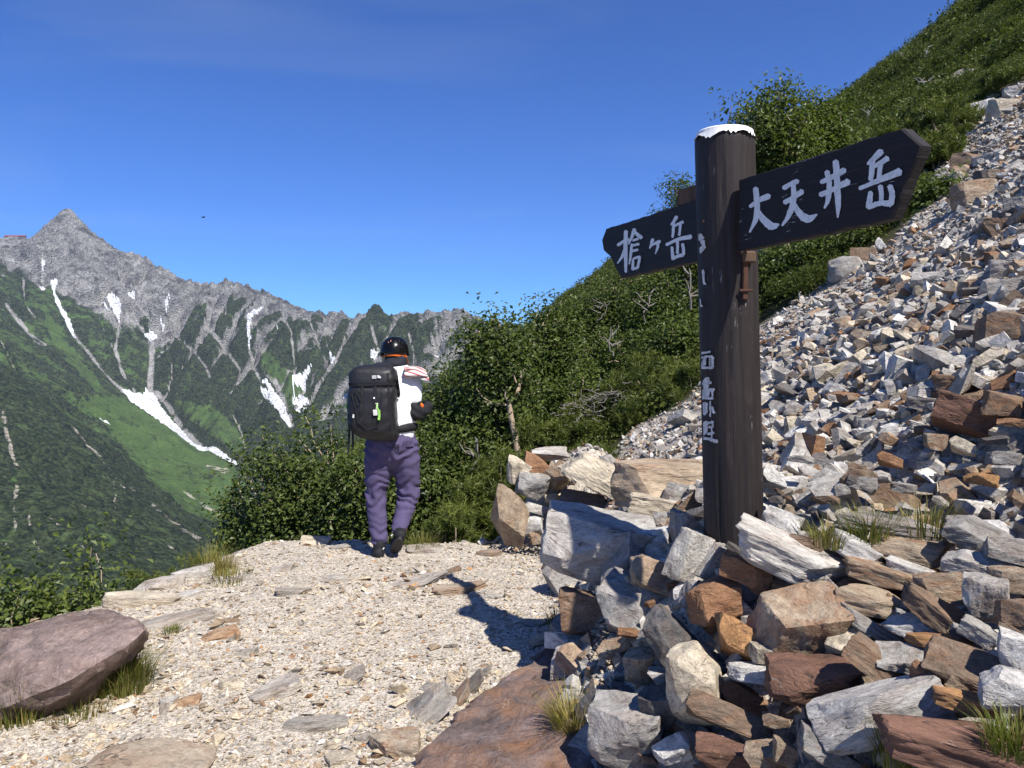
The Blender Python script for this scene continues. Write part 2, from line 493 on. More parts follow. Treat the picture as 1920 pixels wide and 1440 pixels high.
WA, WBK, WB, WT, WC = dens(SKYL), dens(BACK, 80), dens(RB, 80), dens(TAL, 80), dens(RC, 60)
WE = at([p[0] for p in EXTRA], [p[1] for p in EXTRA], [p[2] for p in EXTRA])
behind = WA[::4] + np.array([180, 420, -330]); behind2 = WBK[::2] + np.array([0, 400, -200]); behindB = WB[4::4] + np.array([-500, -150, -300])
WX = np.array([[-520, 300, -420], [-420, 120, -360], [-800, 150, -560], [-1500, 500, -250], [0, 900, -520], [300, 1500, -620], [-150, 500, -450], [-100, 300, -330]], float)
CP = np.vstack([WA, WBK, WB, WT, WC, WE, behind, behind2, behindB, WX])
_, ui = np.unique(np.round(CP[:, :2] / 12), axis=0, return_index=True)
CP = CP[np.sort(ui)]
K = np.hypot(CP[:, None, 0] - CP[None, :, 0], CP[:, None, 1] - CP[None, :, 1])
Ab = np.zeros((len(CP) + 1,) * 2); Ab[:-1, :-1] = K; Ab[:-1, -1] = 1; Ab[-1, :-1] = 1
wts = np.linalg.solve(Ab, np.append(CP[:, 2], 0))
na, nr = 570, 700
ang = np.linspace(math.atan2(-2900, 4000), math.atan2(900, 3400), na)
rad = np.concatenate([np.linspace(520, 1500, 190)[:-1], np.linspace(1500, 2900, 220)[:-1], np.linspace(2900, 5300, nr - 408)])
nr = len(rad)
AA, RR = np.meshgrid(ang, rad)
MX = RR * np.sin(AA) + 40; MY = RR * np.cos(AA) - 420
MZ = np.zeros(MX.shape)
for i in range(nr):
    MZ[i] = np.hypot(MX[i][:, None] - CP[None, :, 0], MY[i][:, None] - CP[None, :, 1]) @ wts[:-1] + wts[-1]
# ribs and gullies down the fall line of each flank
dA, sA = seg_dist(MX, MY, [tuple(p[:2]) for p in WA])
dB, sB = seg_dist(MX, MY, [tuple(p[:2]) for p in np.vstack([WB, WBK[:1]])])
dT, _ = seg_dist(MX, MY, [tuple(p[:2]) for p in WT])
dC, sC = seg_dist(MX, MY, [tuple(p[:2]) for p in WC])
dK, _ = seg_dist(MX, MY, [tuple(p[:2]) for p in WBK])
tal_y = np.interp(MX, WT[:, 0], WT[:, 1])
north = smooth(-60, 60, MY - tal_y - 0 * MX)                # 1 on the far wall, 0 on the near side of the stream
warp1 = 60 * fbm(MX / 260, MY / 260, 3, 41); warp2 = 18 * fbm(MX / 70, MY / 70, 3, 42)
def ribs(s, d, seed):
    a = np.abs(vnoise((s + warp1 + warp2) / 150, d / 900, seed)); a2 = np.abs(vnoise((s + warp1 * 0.6 + warp2 * 1.4) / 62, d / 420 + 7, seed + 1))
    a3 = np.abs(vnoise((s + warp2 * 2) / 26, d / 170 + 3, seed + 2))
    return a, a2, a3
ra, ra2, ra3 = ribs(sA, dA, 51); rb, rb2, rb3 = ribs(sB, dB, 61); rc, rc2, rc3 = ribs(sC, dC, 71)
offA = smooth(0, 160, dA) * smooth(0, 90, dT) * smooth(0, 120, dK)
offB = smooth(0, 160, dB) * smooth(0, 120, dT) * smooth(0, 90, dC)
nearC = smooth(420, 120, dC) * (1 - north) * smooth(2100, 1700, MY)
rib = north * (ra * 135 + ra2 * 68 + ra3 * 26 - 66) * offA + (1 - north) * (1 - nearC) * (rb * 70 + rb2 * 34 + rb3 * 12 - 30) * offB * 0.8
rib = rib + nearC * (rc * 45 + rc2 * 22 + rc3 * 8 - 20) * smooth(0, 140, dC)
rough = 5.0 * fbm(MX / 55, MY / 55, 4, 81) + 2.2 * fbm(MX / 14, MY / 14, 3, 82)
crag = -np.abs(fbm(MX / 34, MY / 34, 4, 83)) * 46 * north * smooth(500, 60, dA) * smooth(0, 25, dA) + (40 * fbm(MX / 38, MY / 38, 3, 85) + 8 * fbm(MX / 9, MY / 9, 2, 86)) * smooth(70, 0, dA) * north * smooth(-1830, -1650, MX)
MZ = MZ + rib + rough * smooth(0, 40, np.minimum(dA, dK)) + crag
canopy = 3.2 * (1 - np.abs(vnoise(MX / 9, MY / 9, 91))) * smooth(2400, 1400, MY) * (1 - north)
PXm, PYm = proj(np.stack([MX, MY, MZ], -1))
Z4 = lambda L: [(u / 3.0, 360 + v / 3.0) for u, v in L]
Z5 = lambda L: [(400 + u / 3.0, 500 + v / 3.0) for u, v in L]
Z6 = lambda L: [(u * 0.4444, 800 + v * 0.4444) for u, v in L]
SNOW = [Z4(p) for p in (
    [(228, 340), (252, 345), (248, 400), (232, 398)], [(215, 508), (240, 500), (258, 532), (235, 536)], [(285, 508), (328, 492), (312, 558), (296, 556)],
    [(298, 566), (318, 568), (352, 625), (398, 700), (420, 785), (405, 778), (372, 705), (335, 640)], [(598, 584), (636, 558), (678, 590), (680, 640), (668, 702), (640, 655), (612, 620)],
    [(703, 545), (735, 548), (757, 540), (757, 575), (732, 566)], [(940, 588), (955, 588), (932, 655), (915, 655)], [(903, 722), (934, 712), (912, 757)],
    [(798, 770), (850, 757), (888, 790), (850, 806), (820, 798)], [(570, 605), (585, 610), (620, 660), (605, 662)],
    [(686, 1082), (760, 1120), (800, 1132), (820, 1085), (872, 1108), (905, 1190), (965, 1258), (1035, 1318), (1075, 1368), (1155, 1408), (1240, 1455), (1340, 1530), (1325, 1540), (1130, 1430), (1030, 1375), (930, 1312), (830, 1242), (740, 1182), (698, 1130)],
    [(1388, 690), (1420, 668), (1484, 640), (1482, 657), (1424, 700), (1404, 740), (1412, 800), (1402, 836), (1392, 760)], [(1550, 742), (1594, 760), (1560, 774)],
    [(1473, 1040), (1497, 1033), (1540, 1098), (1562, 1108), (1602, 1168), (1642, 1292), (1600, 1272), (1540, 1202), (1462, 1132), (1468, 1098), (1520, 1108)],
    [(1648, 998), (1690, 1008), (1700, 1050), (1720, 998), (1764, 952), (1742, 1010), (1722, 1060), (1718, 1132), (1700, 1110), (1670, 1070), (1640, 1092)],
    [(1636, 1158), (1700, 1148), (1744, 1148), (1722, 1212), (1680, 1224)], [(1850, 893), (1882, 898), (1862, 934)],
    [(540, 1245), (560, 1245), (650, 1300), (640, 1306)], [(1575, 655), (1588, 652), (1580, 680)])] + [[(695, 656), (711, 654), (703, 674), (696, 672)], [(810, 660), (828, 655), (822, 668)]]
SCREE = [(Z4(p), w / 3.0) for p, w in (
    ([(240, 280), (235, 420), (240, 520)], 26), ([(30, 600), (110, 700), (200, 800), (250, 830)], 40), ([(330, 600), (415, 780), (480, 850), (540, 930), (620, 1020), (690, 1090)], 34),
    ([(640, 600), (672, 700), (650, 860), (690, 1000), (760, 1090)], 34), ([(700, 430), (680, 480), (740, 560), (800, 640), (860, 700)], 26), ([(740, 640), (790, 740), (840, 790)], 26),
    ([(1010, 660), (930, 720), (880, 790)], 30), ([(1030, 730), (950, 840), (890, 900)], 20), ([(990, 780), (1100, 880), (1160, 960), (1180, 1010)], 24), ([(1150, 690), (1220, 800), (1300, 900), (1350, 970)], 28),
    ([(1100, 770), (1150, 860)], 10), ([(1400, 760), (1402, 850), (1440, 980), (1470, 1040)], 30), ([(1600, 690), (1640, 760), (1650, 880), (1660, 1000)], 22), ([(1740, 700), (1790, 820), (1800, 850)], 18),
    ([(1880, 900), (1840, 980), (1780, 1060), (1750, 1150)], 28), ([(1500, 1000), (1560, 1060), (1610, 1170), (1640, 1280)], 55), ([(880, 1100), (950, 1180), (1020, 1290), (1130, 1400)], 55), ([(850, 790), (855, 900), (845, 1000), (845, 1090)], 58),
    ([(1310, 1220), (1360, 1330), (1380, 1420)], 16), ([(190, 1120), (280, 1240), (380, 1320), (500, 1440)], 16), ([(430, 1140), (540, 1240), (640, 1300), (800, 1430)], 12), ([(0, 800), (40, 880), (80, 960), (100, 1010)], 12),
    ([(130, 480), (140, 600), (200, 690)], 14), ([(560, 700), (700, 1000)], 8), ([(1250, 650), (1330, 740)], 12), ([(1280, 540), (1270, 660)], 12), ([(820, 440), (760, 520)], 18), ([(620, 480), (560, 620)], 16), ([(960, 900), (970, 1020), (930, 1110)], 10))]
SCREE += [(Z5(p), w / 3.0) for p, w in (([(1100, 340), (1130, 480)], 26), ([(1230, 360), (1262, 470)], 28), ([(890, 310), (930, 440)], 30), ([(1000, 320), (940, 440)], 20), ([(560, 690), (620, 600), (690, 500), (770, 300)], 22), ([(1290, 330), (1250, 450)], 20), ([(700, 290), (640, 420)], 20), ([(1400, 280), (1440, 380)], 18))]
CLIFF = [(Z6(p), w * 0.4444) for p, w in (([(640, 330), (720, 400), (840, 480)], 14), ([(310, 0), (370, 80), (430, 130)], 12), ([(10, -60), (40, 60), (70, 180)], 24), ([(75, 250), (55, 340), (68, 440)], 22), ([(120, 360), (130, 420)], 14), ([(480, 230), (485, 350)], 9), ([(530, 240), (570, 280)], 10), ([(210, 390), (250, 420)], 16), ([(335, 335), (360, 345)], 16), ([(700, 500), (770, 550)], 8), ([(0, 520), (30, 500)], 14), ([(150, 490), (170, 550)], 16), ([(420, 130), (520, 260)], 6), ([(880, 170), (960, 190)], 26), ([(770, 270), (930, 370)], 12), ([(340, 505), (360, 520)], 10))]
jx = 7 * fbm(MX / 30, MY / 30, 3, 95); jy = 7 * fbm(MX / 30 + 9, MY / 30, 3, 96)
snow = np.zeros(MX.shape, bool); scree = np.zeros(MX.shape); cliff = np.zeros(MX.shape)
far_ok = (MY > 1950) & (dA < 1500)
front = (north > 0.2) | (dT < 260)
jx5, jy5 = jx * 0.35, jy * 0.35
for p in SNOW: snow |= in_poly(PXm + jx5, PYm + jy5, p) & far_ok
carve = np.zeros(MX.shape)
for p, w in SCREE:
    d, _ = seg_dist(PXm + jx5, PYm + jy5, p)
    scree = np.maximum(scree, smooth(w * 0.50, w * 0.05, d) * far_ok * np.clip(0.72 + 0.9 * fbm(MX / 45, MY / 45, 3, 97), 0, 1)); carve = np.maximum(carve, smooth(w * 1.6, 0, d) * far_ok)
for p, w in CLIFF:
    d, _ = seg_dist(PXm + jx * 0.9, PYm + jy * 0.9, p)
    cliff = np.maximum(cliff, smooth(w * 0.75, w * 0.05, d) * (MY > 600) * np.clip(0.55 + 1.3 * fbm(MX / 22, MY / 22, 3, 98), 0, 1))
MZ = MZ - 22 * carve * smooth(0, 120, dA)
# vegetation: from the crest down, thick on ribs, absent in gullies; cover for the two green shades
drop = np.interp(sA, np.linspace(0, 1, 2), [0, 0]) + (WA[np.clip((sA / 45).astype(int), 0, len(WA) - 1), 2] - MZ)
lim = np.interp(PXm, [0, 130, 240, 350, 430, 600, 760, 900], [470, 470, 330, 200, 90, 70, 60, 50])
ribness = ra * 1.2 + ra2 * 0.6 + ra3 * 0.25
veg = smooth(-40, 60, drop - lim + 150 * fbm(MX / 120, MY / 120, 4, 101) + 170 * (ribness - 0.42))
veg = veg * smooth(0.14, 0.36, ra + 0.35 * ra2 + 0.18 * fbm(MX / 40, MY / 40, 3, 103) + smooth(200, 480, drop) * 0.25)
veg = north * veg + (1 - north)
veg = np.clip(veg, 0, 1) * (1 - 0.95 * scree)
veg = np.where((MY > 3050) & (dB < 330) & (PXm < 75) & (PYm < 560), veg * smooth(120, 330, dB + 120 * fbm(MX / 60, MY / 60, 3, 104)), veg)
MEAD = [[(225, 745), (300, 790), (450, 880), (430, 960), (385, 1012), (330, 960), (262, 880), (200, 800), (140, 745), (180, 740)], [(480, 640), (545, 700), (560, 760), (500, 700)], [(320, 745), (380, 800), (440, 850), (470, 830), (400, 760)], [(75, 560), (140, 660), (200, 730), (180, 735), (95, 640)], [(520, 690), (560, 700), (575, 740), (545, 745)]]
mead = np.zeros(MX.shape)
for p in MEAD: mead = np.maximum(mead, in_poly(PXm + jx * 1.5, PYm + jy * 1.5, p) * 1.0 * (MY > 1450))
light = np.clip(0.13 + 0.50 * mead + 0.30 * fbm(MX / 70, MY / 70, 4, 105) + 0.35 * smooth(0.35, 0.1, rb2) * (1 - north) * smooth(1500, 1900, MY), 0, 1)
MZ = MZ + canopy * (1 - mead) * (1 - cliff)
MZ = MZ + snow * 2.0
colr = np.stack([snow * 1.0, np.maximum(scree, 0), veg, light], -1).reshape(-1, 4)
me = raw_mesh('mountain_range', np.stack([MX, MY, MZ], -1).reshape(-1, 3), grid_faces(nr, na)[:, ::-1], True, colors=colr, extra={'cliff': cliff.ravel(), 'gully': (np.clip(0.75 * smooth(0.16, 0.02, ra2) + 0.6 * smooth(0.20, 0.03, ra3) + 0.8 * smooth(0.12, 0.0, ra) + 0.25 * fbm(MX / 60, MY / 60, 3, 99), 0, 1) * smooth(10, 90, dA)).ravel()})
m, nt, b, out = new_mat('mountain'); q = N(nt)
geo = q.n('ShaderNodeNewGeometry'); P = geo.outputs['Position']
att = q.n('ShaderNodeAttribute', attribute_name='tone'); sp_ = q.n('ShaderNodeSeparateColor'); q.l(att.outputs['Color'], sp_.inputs[0])
att2 = q.n('ShaderNodeAttribute', attribute_name='cliff')
n1 = q.noise(P, 0.02, 6, 0.65); n2 = q.noise(P, 0.09, 5, 0.7); n3 = q.noise(P, 0.3, 4, 0.7)
rock = q.mix(q.ramp(n1, [(0.38, 0.0), (0.62, 1.0)]), (0.085, 0.085, 0.085), (0.34, 0.33, 0.31))
rock = q.mix(1.0, rock, q.ramp(n2, [(0.28, 0.55), (0.5, 1.0), (0.72, 1.45)]), 'MULTIPLY')
rock = q.mix(q.ramp(n3, [(0.55, 0.0), (0.68, 0.5)]), rock, (0.05, 0.07, 0.03))
att3 = q.n('ShaderNodeAttribute', attribute_name='gully')
rock = q.mix(1.0, rock, q.ramp(q.noise(P, 0.007, 4, 0.6), [(0.36, 0.60), (0.62, 1.15)]), 'MULTIPLY')
rock = q.mix(q.math('MULTIPLY', att3.outputs['Fac'], 0.8), rock, q.mix(n2, (0.25, 0.245, 0.23), (0.42, 0.41, 0.385)))
scr = q.mix(n2, (0.27, 0.262, 0.245), (0.42, 0.405, 0.38))
vor = q.n('ShaderNodeTexVoronoi', Scale=0.14); q.l(P, vor.inputs['Vector'])
vor2 = q.n('ShaderNodeTexVoronoi', Scale=0.33); q.l(P, vor2.inputs['Vector'])
sv = q.n('ShaderNodeSeparateColor'); q.l(vor.outputs['Color'], sv.inputs[0])
dark = q.mix(sv.outputs[0], (0.013, 0.023, 0.013), (0.058, 0.076, 0.034))
pale = q.mix(n2, (0.052, 0.092, 0.026), (0.078, 0.125, 0.036))
n5 = q.noise(P, 0.045, 5, 0.7)
lfac = q.math('ADD', att.outputs['Alpha'], q.math('MULTIPLY', q.math('SUBTRACT', n5, 0.5), 2.2), True)
lfac = q.ramp(lfac, [(0.30, 0.0), (0.62, 1.0)])
green = q.mix(lfac, dark, pale)
vfac = q.math('ADD', sp_.outputs[2], q.math('MULTIPLY', q.math('SUBTRACT', n2, 0.5), 1.2), True)
vfac = q.ramp(vfac, [(0.42, 0.0), (0.62, 1.0)])
green = q.mix(1.0, green, q.ramp(n3, [(0.3, 0.55), (0.5, 1.0), (0.7, 1.45)]), 'MULTIPLY'); green = q.mix(1.0, green, q.ramp(n1, [(0.35, 0.75), (0.65, 1.2)]), 'MULTIPLY')
c = q.mix(vfac, rock, green)
sfac = q.ramp(q.math('ADD', sp_.outputs[1], q.math('MULTIPLY', q.math('SUBTRACT', n2, 0.5), 0.9), True), [(0.30, 0.0), (0.62, 0.9)])
c = q.mix(sfac, c, scr)
cl = q.ramp(q.math('ADD', att2.outputs['Fac'], q.math('MULTIPLY', q.math('SUBTRACT', n3, 0.5), 1.2), True), [(0.38, 0.0), (0.62, 0.9)])
c = q.mix(cl, c, q.mix(n3, (0.30, 0.27, 0.22), (0.52, 0.47, 0.38)))
snf = q.ramp(sp_.outputs[0], [(0.45, 0.0), (0.55, 1.0)])
c = q.mix(snf, c, q.mix(n2, (0.70, 0.72, 0.75), (0.86, 0.87, 0.88)))
q.l(c, b.inputs['Base Color']); b.inputs['Roughness'].default_value = 0.95; b.inputs['Specular IOR Level'].default_value = 0.1
h1 = q.math('MULTIPLY', n2, 1.0)
bp = q.bump(h1, 0.8, 9.0)
hv = q.math('MULTIPLY', q.math('SUBTRACT', 1.0, vor.outputs['Distance']), q.math('SUBTRACT', 1.0, lfac))
bp = q.bump(hv, 1.0, 9.0, bp)
bp = q.bump(n3, 0.6, 2.0, bp)
q.l(bp, b.inputs['Normal'])
tag(link('mountain_range', me, m), kind='structure')
# ------------------------------------------------------------------ rocks
def rock_bm(seed, kind):
    r = np.random.default_rng(seed)
    bm = bmesh.new()
    bmesh.ops.create_cube(bm, size=2.0)
    n = {'block': 9, 'slab': 8, 'wedge': 8, 'round': 22}[kind]
    planes = []
    for i in range(n):
        v = r.normal(size=3)
        if kind == 'slab': v[2] *= 0.35
        v /= np.linalg.norm(v)
        sup = np.abs(v).sum()
        planes.append((v, sup * r.uniform(0.48, 0.82) if kind != 'round' else r.uniform(0.95, 1.15)))
    if kind == 'wedge':
        a = r.uniform(0, 6.28)
        v = np.array([math.cos(a), 0.5 * math.sin(a), 0.9]); v /= np.linalg.norm(v)
        planes.append((v, 0.35))
    if kind == 'slab':
        planes += [(np.array([r.uniform(-.12, .12), r.uniform(-.12, .12), 1.0]), 0.88), (np.array([r.uniform(-.12, .12), r.uniform(-.12, .12), -1.0]), 0.88)]
    for v, d in planes:
        v = v / np.linalg.norm(v)
        res = bmesh.ops.bisect_plane(bm, geom=bm.verts[:] + bm.edges[:] + bm.faces[:], plane_co=Vector(v * d), plane_no=Vector(v), clear_outer=True, dist=1e-5)
        ce = [e for e in res['geom_cut'] if isinstance(e, bmesh.types.BMEdge)]
        if ce: bmesh.ops.edgeloop_fill(bm, edges=ce)
    bmesh.ops.remove_doubles(bm, verts=bm.verts[:], dist=0.02)
    bmesh.ops.dissolve_limit(bm, angle_limit=0.03, verts=bm.verts[:], edges=bm.edges[:])
    return bm
def rock_mesh(seed, kind, target=0.17, amp=1.0):
    bm = rock_bm(seed, kind)
    bmesh.ops.triangulate(bm, faces=bm.faces[:])
    for _ in range(6):
        es = [e for e in bm.edges if e.calc_length() > target]
        if not es or len(bm.faces) > 2600: break
        bmesh.ops.subdivide_edges(bm, edges=es, cuts=1, use_grid_fill=True)
        bmesh.ops.triangulate(bm, faces=[f for f in bm.faces if len(f.verts) > 3])
    for _ in range(1):
        bmesh.ops.smooth_vert(bm, verts=bm.verts[:], factor=0.30, use_axis_x=True, use_axis_y=True, use_axis_z=True)
    bm.normal_update()
    off = Vector((seed * 3.7, seed * 1.3, -seed * 2.1))
    tilt = Euler((0.25 * math.sin(seed), 0.25 * math.cos(seed * 2), 0)).to_matrix()
    mv = []
    for v in bm.verts:
        p = v.co
        a = 0.075 * mnoise.noise(p * 1.3 + off) + 0.045 * mnoise.noise(p * 3.1 + off)
        lay = (tilt @ p).z * 5.0 + 1.6 * mnoise.noise(p * 1.1 + off * 2)
        st = abs((lay % 1.0) - 0.5) * 2
        led = 0.040 * (0.5 - abs(st - 0.5)) * (1 - abs((tilt @ v.normal).z))
        chip = -0.10 * max(0.0, mnoise.noise(p * 2.0 + off * 3) - 0.30)
        mv.append(v.normal * ((a + led * 1.6 + chip + 0.018 * mnoise.noise(p * 8 + off)) * amp))
    for v, d in zip(bm.verts, mv): v.co += d
    co = np.array([v.co for v in bm.verts]); lo, hi = co.min(0), co.max(0)
    for v in bm.verts: v.co = Vector((np.array(v.co) - lo) / (hi - lo) - 0.5)
    me = bpy.data.meshes.new('rock_' + kind)
    bm.normal_update(); bm.to_mesh(me); bm.free()
    for p in me.polygons: p.use_smooth = True
    me.set_sharp_from_angle(angle=math.radians(24))
    me.materials.append(M_ROCK)
    return me
ROCKS = {'block': [rock_mesh(s, 'block') for s in (1, 2, 3, 4, 5, 6, 7, 8, 9, 10, 16, 17)], 'slab': [rock_mesh(s, 'slab') for s in (11, 12, 13, 14, 15)],
         'wedge': [rock_mesh(s, 'wedge') for s in (21, 22, 23, 24, 25, 26)], 'round': [rock_mesh(s, 'round', 0.2, 0.8) for s in (31, 32)]}
TONE = {'white': ((0.58, 0.555, 0.51), 0.12), 'pale': ((0.45, 0.425, 0.38), 0.25), 'grey': ((0.31, 0.295, 0.268), 0.25), 'dark': ((0.125, 0.12, 0.115), 0.2), 'tan': ((0.36, 0.285, 0.20), 0.6),
        'brown': ((0.20, 0.145, 0.10), 0.65), 'rust': ((0.29, 0.155, 0.08), 0.9), 'red': ((0.17, 0.09, 0.062), 0.45), 'orange': ((0.46, 0.25, 0.105), 0.9), 'cream': ((0.53, 0.46, 0.345), 0.15), 'mauve': ((0.185, 0.14, 0.125), 0.3)}
def place_rock(px, py, w, h, rot, tone, label, kind='block', group=None, lift=0.28, depth=None, Y=None, tilt=None, k=None, dust=0.0):
    P = hit([px], [py])[0] if Y is None else at(px, py, Y)
    if np.isnan(P).any(): P = at(px, py, 12.0)
    dist = P[1] / _cp
    sw, sh = w * dist / FPX * 1.10, h * dist / FPX * 1.10
    sd = 0.80 * math.sqrt(sw * sh) if depth is None else depth
    dn = max(0.0, -float(P[2] - CAMZ) / math.hypot(P[0], P[1]))          # how steeply the eye looks down on it
    if abs(rot) < 60: sh = max(0.42 * sh, sh * math.sqrt(1 + dn * dn) - sd * dn)
    r = random.Random(int(px * 7 + py * 13))
    if kind == 'block' and r.random() < 0.3: kind = 'wedge'
    pool = ROCKS[kind]
    me = pool[r.randrange(len(pool)) if k is None else k]
    o = bpy.data.objects.new('rock', me)
    view = Vector(P) - Vector((0, 0, CAMZ)); view.normalize()
    o.location = Vector(P) - view * lift * min(sw, sh, sd)
    yaw = math.atan2(view.x, view.y)
    ti = r.uniform(-0.16, 0.10) if tilt is None else tilt
    R = Matrix.Rotation(-yaw, 3, 'Z') @ Matrix.Rotation(math.radians(rot), 3, 'Y').inverted() @ Matrix.Rotation(ti, 3, 'X') @ Matrix.Rotation(r.uniform(-0.35, 0.35) * min(1.0, sd / max(sw, 0.01)), 3, 'Z')
    fl = Matrix.Diagonal((sw * (1 if r.random() < .5 else -1), sd, sh)) if False else Matrix.Diagonal((sw, sd, sh))
    if r.random() < 0.5: R = R @ Matrix.Rotation(math.pi, 3, 'Z')
    o.matrix_world = Matrix.Translation(o.location) @ (R @ fl).to_4x4()
    c, ru = TONE[tone]
    j = [r.uniform(0.9, 1.1)] * 3
    c = tuple(a * (1 - dust) + d_ * dust for a, d_ in zip(c, (0.46, 0.40, 0.31)))
    o.color = (c[0] * j[0], c[1] * j[1], c[2] * j[2], min(1, ru * r.uniform(0.6, 1.3)))
    col.objects.link(o)
    tag(o, label, 'rock', group)
    return o
CAIRN = 'stones heaped round the foot of the signpost'
